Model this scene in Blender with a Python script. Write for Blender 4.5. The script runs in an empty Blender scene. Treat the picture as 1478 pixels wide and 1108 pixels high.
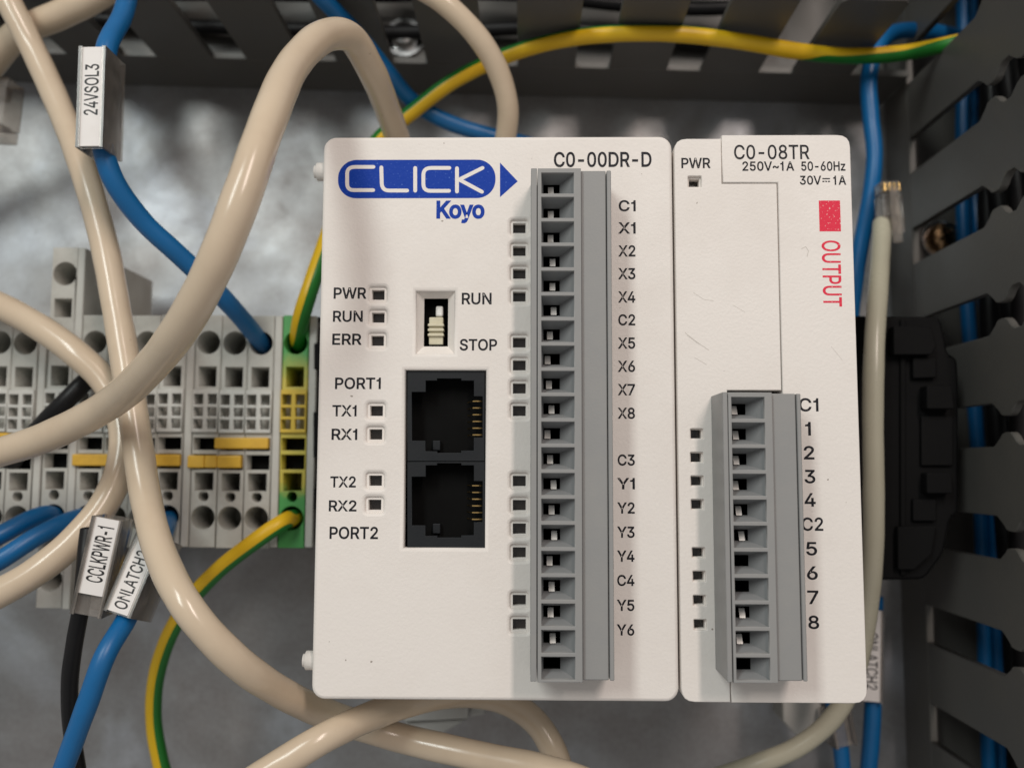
# A small programmable controller with its output module in a control cabinet, seen from close above.
import bpy, bmesh, math, random, json
from mathutils import Vector, Matrix
random.seed(7)
S = 0.001                                   # everything below is written in millimetres
scene = bpy.context.scene
col = scene.collection
R = math.radians

# ------------------------------------------------------------------ camera
CAM_H = 213.0                               # height of the lens above the mounting plate
FPX, CXP, CYP = 1300.0, 739.0, 554.0        # focal length and centre of the photograph in its pixels
zc = Vector((-20, 116, 1300)).normalized()  # plate normal seen from the camera (right, up, back)
yc = Vector((46, 14724, -1300)).normalized()
yc = (yc - zc * yc.dot(zc)).normalized()
xc = yc.cross(zc)
ROT = Matrix((xc, yc, zc))
cam_d = bpy.data.cameras.new('camera')
cam = bpy.data.objects.new('camera', cam_d)
col.objects.link(cam)
cam.matrix_world = Matrix.Translation((0, 0, CAM_H * S)) @ ROT.to_4x4()
cam_d.sensor_fit = 'HORIZONTAL'; cam_d.sensor_width = 36.0
cam_d.lens = FPX / 1478.0 * 36.0
cam_d.clip_start = 0.005; cam_d.clip_end = 20.0
cam_d.dof.use_dof = True
cam_d.dof.focus_distance = 0.136
cam_d.dof.aperture_fstop = 17.0
scene.camera = cam

# ------------------------------------------------------------------ room light
w = bpy.data.worlds.new('World'); scene.world = w; w.use_nodes = True
bg = w.node_tree.nodes['Background']
bg.inputs['Color'].default_value = (1.0, 0.97, 0.94, 1); bg.inputs['Strength'].default_value = 0.30

def tube_lamp(name, loc, target, sx, sy, power, color):
    d = bpy.data.lights.new(name, 'AREA'); d.shape = 'RECTANGLE'; d.size = sx; d.size_y = sy
    d.energy = power; d.color = color
    o = bpy.data.objects.new(name, d); col.objects.link(o)
    o.location = loc
    # long axis stays along the cabinet's height, face turned to the target
    zt = (Vector(loc) - Vector(target)).normalized()
    yt = Vector((0, 1, 0)); yt = (yt - zt * yt.dot(zt)).normalized(); xt = yt.cross(zt)
    o.rotation_euler = Matrix((xt, yt, zt)).transposed().to_euler()
    return o
tube_lamp('cool_tube_lamp', (-0.33, 0.42, 0.72), (0, 0.0, 0.07), 0.13, 0.42, 2.75, (0.94, 1.0, 0.96))
tube_lamp('warm_tube_lamp', (0.22, 0.46, 0.72), (0, 0.0, 0.07), 0.06, 0.42, 2.85, (1.0, 0.86, 0.78))

scene.view_settings.view_transform = 'Standard'
scene.view_settings.look = 'None'
scene.view_settings.exposure = 0.0
scene.view_settings.gamma = 1.0
scene.view_settings.use_curve_mapping = False
scene.cycles.max_bounces = 8
scene.cycles.transparent_max_bounces = 12
scene.cycles.use_denoising = True
scene.cycles.caustics_reflective = False
scene.cycles.caustics_refractive = False

def at(u, v, z):
    """the point at height z above the plate that the photograph shows at (u, v)"""
    d = ROT @ Vector((u - CXP, -(v - CYP), -FPX))
    t = (z - CAM_H) / d.z
    return Vector((d.x * t, d.y * t, z))

# ------------------------------------------------------------------ materials
MATS = {}
def nt(name):
    m = bpy.data.materials.new(name); m.use_nodes = True
    t = m.node_tree; b = t.nodes['Principled BSDF']
    MATS[name] = m
    return m, t, b
def node(t, typ, **kw):
    n = t.nodes.new(typ)
    for k, v in kw.items():
        if k in n.inputs: n.inputs[k].default_value = v
        else: setattr(n, k, v)
    return n
def coords(t):
    return t.nodes.new('ShaderNodeTexCoord').outputs['Object']
def noise(t, co, scale, detail=3.0, rough=0.55, dist=0.0):
    n = t.nodes.new('ShaderNodeTexNoise')
    n.inputs['Scale'].default_value = scale; n.inputs['Detail'].default_value = detail
    n.inputs['Roughness'].default_value = rough; n.inputs['Distortion'].default_value = dist
    t.links.new(co, n.inputs['Vector'])
    return n.outputs['Fac']
def ramp(t, fac, stops):
    r = t.nodes.new('ShaderNodeValToRGB')
    el = r.color_ramp.elements
    while len(el) < len(stops): el.new(0.5)
    for e, (p, c) in zip(el, stops):
        e.position = p; e.color = c if len(c) == 4 else (*c, 1)
    t.links.new(fac, r.inputs['Fac'])
    return r.outputs['Color']
def mixc(t, fac, a, b, mode='MIX'):
    m = t.nodes.new('ShaderNodeMix'); m.data_type = 'RGBA'; m.blend_type = mode
    for sock, val in ((m.inputs[0], fac), (m.inputs[6], a), (m.inputs[7], b)):
        if hasattr(val, 'links') or isinstance(val, bpy.types.NodeSocket): t.links.new(val, sock)
        else: sock.default_value = val if not isinstance(val, tuple) or len(val) == 4 else (*val, 1)
    return m.outputs[2]
def bump(t, b, height, strength, dist):
    n = t.nodes.new('ShaderNodeBump'); n.inputs['Strength'].default_value = strength
    n.inputs['Distance'].default_value = dist
    t.links.new(height, n.inputs['Height']); t.links.new(n.outputs['Normal'], b.inputs['Normal'])
    return n
G0, G1 = (0, 0, 0), (1, 1, 1)

def plastic(name, c, rough=0.5, grain=0.0, grain_scale=2600, dirt=0.12, dirt_scale=90, dirt_col=(0.22, 0.19, 0.15), specks=0.0, spec=0.4):
    """moulded plastic: fine grain, faint grime in patches and a few specks"""
    m, t, b = nt(name); co = coords(t)
    n = noise(t, co, dirt_scale, 5, 0.65)
    f = ramp(t, n, [(0.42, G0), (0.8, (dirt, dirt, dirt))])
    cc = mixc(t, f, (*c, 1), (*dirt_col, 1))
    if specks:
        n2 = noise(t, co, 800, 1, 0.4)
        f2 = ramp(t, n2, [(0.80, G0), (0.825, (specks, specks, specks))])
        cc = mixc(t, f2, cc, (0.16, 0.12, 0.09, 1))
    t.links.new(cc, b.inputs['Base Color'])
    b.inputs['Specular IOR Level'].default_value = spec
    rr = ramp(t, n, [(0.3, (rough * 0.85,) * 3), (0.75, (min(1, rough * 1.25),) * 3)])
    t.links.new(rr, b.inputs['Roughness'])
    if grain:
        bump(t, b, noise(t, co, grain_scale, 2, 0.5), grain, 0.0001)
    return m
plastic('white_case', (0.80, 0.758, 0.722), 0.5, 0.45, 2300, 0.16, 60, (0.45, 0.36, 0.30), 0.75)
plastic('case_side', (0.74, 0.71, 0.68), 0.55, 0.3, 2300, 0.15, 60)
plastic('connector_grey', (0.275, 0.277, 0.277), 0.45, 0.15, 3000, 0.2, 200, (0.36, 0.34, 0.31))
plastic('connector_inner', (0.25, 0.26, 0.268), 0.6, 0.1, 3000, 0.1, 300)
plastic('terminal_grey', (0.47, 0.465, 0.43), 0.45, 0.2, 2000, 0.42, 160, (0.20, 0.185, 0.15))
plastic('end_plate_grey', (0.52, 0.515, 0.48), 0.5, 0.2, 2000, 0.3, 120, (0.22, 0.20, 0.17))
plastic('marker_clear', (0.56, 0.56, 0.53), 0.22, 0.2, 900, 0.3, 260, (0.22, 0.21, 0.18), 0, 0.6)
plastic('jumper_yellow', (0.68, 0.41, 0.045), 0.42, 0.1, 2000, 0.55, 160, (0.30, 0.15, 0.02))
plastic('pe_yellow', (0.60, 0.42, 0.05), 0.45, 0.1, 2000, 0.2, 200, (0.35, 0.25, 0.03))
plastic('black_plastic', (0.004, 0.004, 0.0043), 0.6, 0.2, 1800, 0.1, 120, (0.012, 0.012, 0.012), 0, 0.10)
plastic('jack_black', (0.012, 0.014, 0.017), 0.5, 0.15, 2500, 0.15, 200, (0.03, 0.03, 0.03), 0, 0.25)
plastic('dark_inside', (0.004, 0.004, 0.004), 0.7, 0, 1000, 0.0, 90, (0.01, 0.01, 0.01), 0, 0.08)
plastic('duct_grey', (0.092, 0.089, 0.083), 0.42, 0.35, 1500, 0.35, 45, (0.14, 0.125, 0.105), 0, 0.4)
plastic('duct_edge', (0.13, 0.125, 0.12), 0.5, 0.2, 1500)
plastic('cable_beige', (0.63, 0.515, 0.385), 0.21, 0.06, 700, 0.25, 70, (0.36, 0.24, 0.15), 0.25, 0.55)
plastic('cable_ivory', (0.47, 0.45, 0.35), 0.28, 0.06, 700, 0.2, 70, (0.30, 0.26, 0.18), 0.2, 0.55)
plastic('wire_blue', (0.003, 0.125, 0.345), 0.36, 0.1, 900, 0.25, 110, (0.006, 0.065, 0.16), 0, 0.5)
plastic('wire_black', (0.008, 0.008, 0.009), 0.4, 0.1, 900, 0.08, 150, (0.05, 0.045, 0.04), 0, 0.25)
plastic('wire_yellow', (0.72, 0.45, 0.012), 0.36, 0.06, 900, 0.2, 90, (0.50, 0.25, 0.01))
plastic('wire_green', (0.016, 0.17, 0.022), 0.36, 0.06, 900, 0.2, 90, (0.01, 0.09, 0.02))
plastic('label_white', (0.80, 0.775, 0.76), 0.55, 0, 1000, 0.12, 220, (0.5, 0.42, 0.36))
plastic('ink_black', (0.013, 0.013, 0.015), 0.5)
plastic('slider_cream', (0.62, 0.58, 0.44), 0.4, 0, 1000, 0.3, 500, (0.35, 0.28, 0.15))
plastic('led_lens', (0.020, 0.016, 0.014), 0.18, 0, 1000, 0.2, 300, (0.05, 0.04, 0.03), 0, 0.7)
plastic('scuff', (0.60, 0.56, 0.52), 0.6)
plastic('foot_grey', (0.45, 0.45, 0.43), 0.5, 0.2, 1500, 0.3, 100)

def ink(name, c, hole, scale, lo, hi):
    """screen print on grained plastic: the ink breaks up over the grain"""
    m, t, b = nt(name); co = coords(t)
    n = noise(t, co, scale, 2, 0.5)
    f = ramp(t, n, [(lo, G0), (hi, G1)])
    t.links.new(mixc(t, f, (*c, 1), (*hole, 1)), b.inputs['Base Color'])
    b.inputs['Roughness'].default_value = 0.5; b.inputs['Specular IOR Level'].default_value = 0.18
    bump(t, b, noise(t, co, 2300, 2, 0.5), 0.45, 0.0001)
ink('logo_blue', (0.001, 0.042, 0.36), (0.12, 0.24, 0.62), 3600, 0.66, 0.74)
ink('print_red', (0.74, 0.035, 0.075), (0.82, 0.55, 0.52), 3000, 0.63, 0.71)
ink('print_black', (0.012, 0.013, 0.018), (0.30, 0.29, 0.28), 3400, 0.66, 0.76)

def metal(name, c, rough, nscale=600, met=1.0):
    m, t, b = nt(name); co = coords(t)
    b.inputs['Metallic'].default_value = met
    n = noise(t, co, nscale, 4)
    t.links.new(mixc(t, n, (*[v * 0.7 for v in c], 1), (*c, 1)), b.inputs['Base Color'])
    t.links.new(ramp(t, n, [(0.3, (rough * 0.7,) * 3), (0.7, (rough * 1.3,) * 3)]), b.inputs['Roughness'])
metal('tin_clamp', (0.92, 0.91, 0.88), 0.4, 600, 0.45)
metal('gold_pin', (0.90, 0.62, 0.25), 0.25)
metal('brass_screw', (0.48, 0.30, 0.16), 0.25)
metal('steel_screw', (0.82, 0.82, 0.82), 0.18)
metal('rail_zinc', (0.55, 0.55, 0.54), 0.4)

# galvanised sheet: soft cloudy zinc tinted with painted bluish and brown reflections, uneven gloss, slightly wavy
m, t, b = nt('galvanised_sheet'); co = coords(t)
b.inputs['Metallic'].default_value = 0.80
big = noise(t, co, 26, 4, 0.6, 0.4); fine = noise(t, co, 900, 3, 0.6); mid = noise(t, co, 110, 4, 0.6, 0.3)
c1 = ramp(t, big, [(0.30, (0.27, 0.25, 0.24)), (0.50, (0.37, 0.37, 0.375)), (0.68, (0.56, 0.59, 0.64))])
c2 = mixc(t, 0.14, c1, ramp(t, fine, [(0.35, (0.20, 0.195, 0.19)), (0.65, (0.46, 0.47, 0.49))]))
grime = ramp(t, mid, [(0.60, G0), (0.80, (0.3, 0.3, 0.3))])
t.links.new(mixc(t, grime, c2, (0.16, 0.13, 0.11, 1)), b.inputs['Base Color'])
t.links.new(ramp(t, mid, [(0.25, (0.38,) * 3), (0.75, (0.54,) * 3)]), b.inputs['Roughness'])
wav = t.nodes.new('ShaderNodeMath'); wav.operation = 'MULTIPLY_ADD'
wav.inputs[1].default_value = 0.008
t.links.new(fine, wav.inputs[0]); t.links.new(noise(t, co, 30, 2, 0.5), wav.inputs[2])
bump(t, b, wav.outputs[0], 1.0, 0.0019)

# two-colour earth terminal: green at the ends, yellow in the middle, moulded into each other
m, t, b = nt('earth_green_yellow'); co = coords(t)
sp = t.nodes.new('ShaderNodeSeparateXYZ'); t.links.new(co, sp.inputs[0])
ad = t.nodes.new('ShaderNodeMath'); ad.operation = 'MULTIPLY_ADD'; ad.inputs[1].default_value = 0.006
t.links.new(noise(t, co, 190, 3, 0.6, 1.0), ad.inputs[0]); t.links.new(sp.outputs['Y'], ad.inputs[2])
mr = t.nodes.new('ShaderNodeMapRange'); mr.inputs['From Min'].default_value = -0.025; mr.inputs['From Max'].default_value = 0.025
t.links.new(ad.outputs[0], mr.inputs['Value'])
GR, YL = (0.06, 0.30, 0.075), (0.52, 0.44, 0.07)
t.links.new(ramp(t, mr.outputs[0], [(0.30, GR), (0.36, YL), (0.74, YL), (0.86, GR)]), b.inputs['Base Color'])
b.inputs['Roughness'].default_value = 0.45

def clear(name, tint, gloss, milky, rough=0.12, transp=0.0):
    """thin clear plastic: light goes through, the skin shines, a little milkiness"""
    m = bpy.data.materials.new(name); m.use_nodes = True; MATS[name] = m
    t = m.node_tree; t.nodes.clear(); co = coords(t)
    out = t.nodes.new('ShaderNodeOutputMaterial')
    tr = t.nodes.new('ShaderNodeBsdfTransparent'); tr.inputs['Color'].default_value = (*tint, 1)
    df = t.nodes.new('ShaderNodeBsdfDiffuse'); df.inputs['Color'].default_value = (0.62, 0.57, 0.52, 1)
    gl = t.nodes.new('ShaderNodeBsdfGlossy'); gl.inputs['Roughness'].default_value = rough
    fr = t.nodes.new('ShaderNodeFresnel'); fr.inputs['IOR'].default_value = 1.5
    a = t.nodes.new('ShaderNodeMixShader'); c = t.nodes.new('ShaderNodeMixShader')
    n = noise(t, co, 300, 4)
    k = t.nodes.new('ShaderNodeMath'); k.operation = 'MULTIPLY'; k.inputs[1].default_value = milky * 2
    t.links.new(n, k.inputs[0]); t.links.new(k.outputs[0], a.inputs[0])
    t.links.new(tr.outputs[0], a.inputs[1]); t.links.new(df.outputs[0], a.inputs[2])
    ad = t.nodes.new('ShaderNodeMath'); ad.operation = 'ADD'; ad.inputs[1].default_value = gloss
    t.links.new(fr.outputs[0], ad.inputs[0]); t.links.new(ad.outputs[0], c.inputs[0])
    t.links.new(a.outputs[0], c.inputs[1]); t.links.new(gl.outputs[0], c.inputs[2])
    t.links.new(c.outputs[0], out.inputs['Surface'])
clear('sleeve_clear', (0.95, 0.93, 0.91), 0.01, 0.17, 0.2)
clear('plug_clear', (0.86, 0.82, 0.78), 0.03, 0.13, 0.15)

# ------------------------------------------------------------------ shape helpers
def tag(o, label=None, cat=None, group=None, kind=None):
    if label: o['label'] = label
    if cat: o['category'] = cat
    if group: o['group'] = group
    if kind: o['kind'] = kind
    return o
def thing(name, label, cat, group=None, loc=(0, 0, 0), rz=0.0):
    o = bpy.data.objects.new(name, None); col.objects.link(o)
    o.empty_display_size = 0.005
    o.location = Vector(loc) * S; o.rotation_euler = (0, 0, rz)
    return tag(o, label, cat, group)
def link(name, me, mat=None, parent=None, smooth=False):
    if mat is not None and not me.materials: me.materials.append(MATS[mat])
    o = bpy.data.objects.new(name, me); col.objects.link(o)
    if parent is not None: o.parent = parent
    if smooth:
        for p in me.polygons: p.use_smooth = True
    return o
def raw(name, verts, faces):
    me = bpy.data.meshes.new(name)
    me.from_pydata([Vector(v) * S for v in verts], [], faces); me.update()
    return me
def box_me(x0, x1, y0, y1, z0, z1, bev=0.0, seg=2, name='box'):
    bm = bmesh.new()
    bmesh.ops.create_cube(bm, size=1.0)
    for v in bm.verts:
        v.co = Vector(((x0 if v.co.x < 0 else x1), (y0 if v.co.y < 0 else y1), (z0 if v.co.z < 0 else z1)))
    if bev: bmesh.ops.bevel(bm, geom=list(bm.edges), offset=bev, segments=seg, profile=0.5, affect='EDGES')
    bmesh.ops.scale(bm, vec=(S, S, S), verts=bm.verts)
    me = bpy.data.meshes.new(name); bm.to_mesh(me); bm.free()
    return me
def area2(p):
    return sum(p[i][0] * p[(i + 1) % len(p)][1] - p[(i + 1) % len(p)][0] * p[i][1] for i in range(len(p)))
def ccw(p): return p if area2(p) > 0 else p[::-1]
def fill_curve(loops, extrude=0.0, bevel=0.0, offset=0.0, res=1):
    c = bpy.data.curves.new('c', 'CURVE'); c.dimensions = '2D'; c.fill_mode = 'BOTH'
    c.extrude = extrude; c.bevel_depth = bevel; c.bevel_resolution = res; c.offset = offset
    for L in loops:
        s = c.splines.new('POLY'); s.points.add(len(L) - 1); s.use_cyclic_u = True
        for i, (x, y) in enumerate(L): s.points[i].co = (x, y, 0, 1)
    o = bpy.data.objects.new('c', c); col.objects.link(o)
    dg = bpy.context.evaluated_depsgraph_get()
    me = bpy.data.meshes.new_from_object(o.evaluated_get(dg))
    bpy.data.objects.remove(o); bpy.data.curves.remove(c)
    me.materials.clear()
    return me
def plate_me(outer, holes, z0, z1, bev=0.0, res=1):
    """a plate of thickness z0..z1 with an outline and openings, edges rounded by bev"""
    loops = [ccw(outer)] + [ccw(h)[::-1] for h in holes]
    me = fill_curve(loops, (z1 - z0) / 2 - bev, bev, -bev if bev else 0.0, res)
    zm = (z0 + z1) / 2
    for v in me.vertices: v.co = Vector((v.co.x, v.co.y, v.co.z + zm)) * S
    me.update()
    return me
def rrect(x0, x1, y0, y1, r=0.0, n=4):
    if r <= 0: return [(x0, y0), (x1, y0), (x1, y1), (x0, y1)]
    out = []
    for cx, cy, a in ((x1 - r, y0 + r, -90), (x1 - r, y1 - r, 0), (x0 + r, y1 - r, 90), (x0 + r, y0 + r, 180)):
        for i in range(n + 1):
            th = R(a + 90 * i / n); out.append((cx + r * math.cos(th), cy + r * math.sin(th)))
    return out
def circle(cx, cy, r, n=24):
    return [(cx + r * math.cos(2 * math.pi * i / n), cy + r * math.sin(2 * math.pi * i / n)) for i in range(n)]
def round_poly(pts, radii, n=4):
    """round the corners of a polygon, one radius a corner"""
    out = []; k = len(pts)
    for i in range(k):
        p = Vector(pts[i]); a = Vector(pts[i - 1]); c = Vector(pts[(i + 1) % k]); r = radii[i] if isinstance(radii, (list, tuple)) else radii
        if r <= 0: out.append(tuple(p)); continue
        d1 = (a - p).normalized(); d2 = (c - p).normalized()
        for j in range(n + 1):
            tt = j / n
            q = (p + d1 * r) * (1 - tt) ** 2 + p * 2 * tt * (1 - tt) + (p + d2 * r) * tt ** 2
            out.append(tuple(q))
    return out
def px(pts, z):
    return [tuple(at(u, v, z).xy) for u, v in pts]
def funnel_me(o, zo, i, zi, deep=None):
    """four sloped faces from rectangle o at zo down to rectangle i at zi, then straight walls and a floor"""
    def rc(r, z): return [(r[0], r[2], z), (r[1], r[2], z), (r[1], r[3], z), (r[0], r[3], z)]
    v = rc(o, zo) + rc(i, zi); f = [(k, (k + 1) % 4, 4 + (k + 1) % 4, 4 + k) for k in range(4)]
    if deep is not None:
        v += rc(i, deep); f += [(4 + k, 4 + (k + 1) % 4, 8 + (k + 1) % 4, 8 + k) for k in range(4)]
        f.append((8, 9, 10, 11))
    return raw('funnel', v, f)
def spline(pts, per=10):
    """Catmull-Rom through the points (centripetal enough for cables)"""
    P = [Vector(p) for p in pts]
    P = [P[0] * 2 - P[1]] + P + [P[-1] * 2 - P[-2]]
    out = []
    for i in range(1, len(P) - 2):
        p0, p1, p2, p3 = P[i - 1], P[i], P[i + 1], P[i + 2]
        t0 = 0.0; t1 = t0 + max((p1 - p0).length, 1e-3) ** 0.5; t2 = t1 + max((p2 - p1).length, 1e-3) ** 0.5; t3 = t2 + max((p3 - p2).length, 1e-3) ** 0.5
        for k in range(per):
            t = t1 + (t2 - t1) * k / per
            a1 = p0 * ((t1 - t) / (t1 - t0)) + p1 * ((t - t0) / (t1 - t0))
            a2 = p1 * ((t2 - t) / (t2 - t1)) + p2 * ((t - t1) / (t2 - t1))
            a3 = p2 * ((t3 - t) / (t3 - t2)) + p3 * ((t - t2) / (t3 - t2))
            b1 = a1 * ((t2 - t) / (t2 - t0)) + a2 * ((t - t0) / (t2 - t0))
            b2 = a2 * ((t3 - t) / (t3 - t1)) + a3 * ((t - t1) / (t3 - t1))
            out.append(b1 * ((t2 - t) / (t2 - t1)) + b2 * ((t - t1) / (t2 - t1)))
    out.append(P[-2])
    return out
def tube_me(path, d, seg=20, stripe=None, keys=None):
    """round tube along path; stripe = share of the round that is the second colour, keys = [(t, degrees)] where it faces:
    0 up from the plate, +90 to the right of the running direction, -90 to the left"""
    n = len(path); V = []; F = []; MI = []
    tg = [(path[min(i + 1, n - 1)] - path[max(i - 1, 0)]).normalized() for i in range(n)]
    cum = [0.0]
    for i in range(1, n): cum.append(cum[-1] + (path[i] - path[i - 1]).length)
    nrm = None
    for i in range(n):
        up = Vector((0, 0, 1)) - tg[i] * tg[i].z
        if nrm is None: nrm = up.normalized() if up.length > .05 else Vector((0, 1, 0))
        nrm = (nrm - tg[i] * nrm.dot(tg[i])).normalized()
        if up.length > 0.25: nrm = (nrm * 0.5 + up.normalized() * 0.5).normalized()
        nrm = (nrm - tg[i] * nrm.dot(tg[i])).normalized()
        bi = tg[i].cross(nrm); ph = 0.0; ln = cum[i]
        if keys:
            tt = ln / cum[-1]; ks = keys
            ph = ks[-1][1] if tt >= ks[-1][0] else ks[0][1]
            for (ta, pa_), (tb, pb_) in zip(ks, ks[1:]):
                if ta <= tt < tb:
                    s_ = (tt - ta) / (tb - ta); s_ = s_ * s_ * (3 - 2 * s_); ph = pa_ + (pb_ - pa_) * s_
            ph = R(ph) - math.pi * stripe
        wob = 1 + 0.012 * math.sin(ln * 0.31 + d * 7) + 0.008 * math.sin(ln * 0.83)
        for k in range(seg):
            a = 2 * math.pi * k / seg + ph
            V.append(path[i] + (nrm * math.cos(a) + bi * math.sin(a)) * (d / 2 * wob))
    for i in range(n - 1):
        for k in range(seg):
            F.append((i * seg + k, i * seg + (k + 1) % seg, (i + 1) * seg + (k + 1) % seg, (i + 1) * seg + k))
            MI.append(1 if stripe and (k + 0.5) / seg < stripe else 0)
    F.append(tuple(range(seg))[::-1]); MI.append(0)
    F.append(tuple((n - 1) * seg + k for k in range(seg))); MI.append(0)
    me = raw('tube', V, F)
    for p, i in zip(me.polygons, MI): p.material_index = i; p.use_smooth = True
    return me
def run_on(a, b):
    """a cable that leaves the picture goes on for a while and sinks to the plate or into the duct"""
    d = (b - a); d.z = 0; d.normalize(); z = b.z; side = Vector((-d.y, d.x, 0))
    return [Vector((*(b + d * 16).xy, z)), Vector((*(b + d * 34 + side * 2).xy, z * .8 + 2)), Vector((*(b + d * 54 + side * 7).xy, z * .4 + 5)), Vector((*(b + d * 78 + side * 16).xy, 7)), Vector((*(b + d * 120 + side * 32).xy, 5))]
def cable(name, pts, d, mat, label, cat, group=None, per=10, stripe=None, keys=None, ext=''):
    P = [at(*p) for p in pts]
    if 's' in ext: P = run_on(P[1], P[0])[::-1] + P
    if 'e' in ext: P = P + run_on(P[-2], P[-1])
    path = spline(P, per)
    me = tube_me(path, d, 22 if d > 4 else 18, stripe, keys)
    me.materials.append(MATS[mat])
    if stripe: me.materials.append(MATS['wire_green'])
    return tag(link(name, me), label, cat, group)

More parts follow.
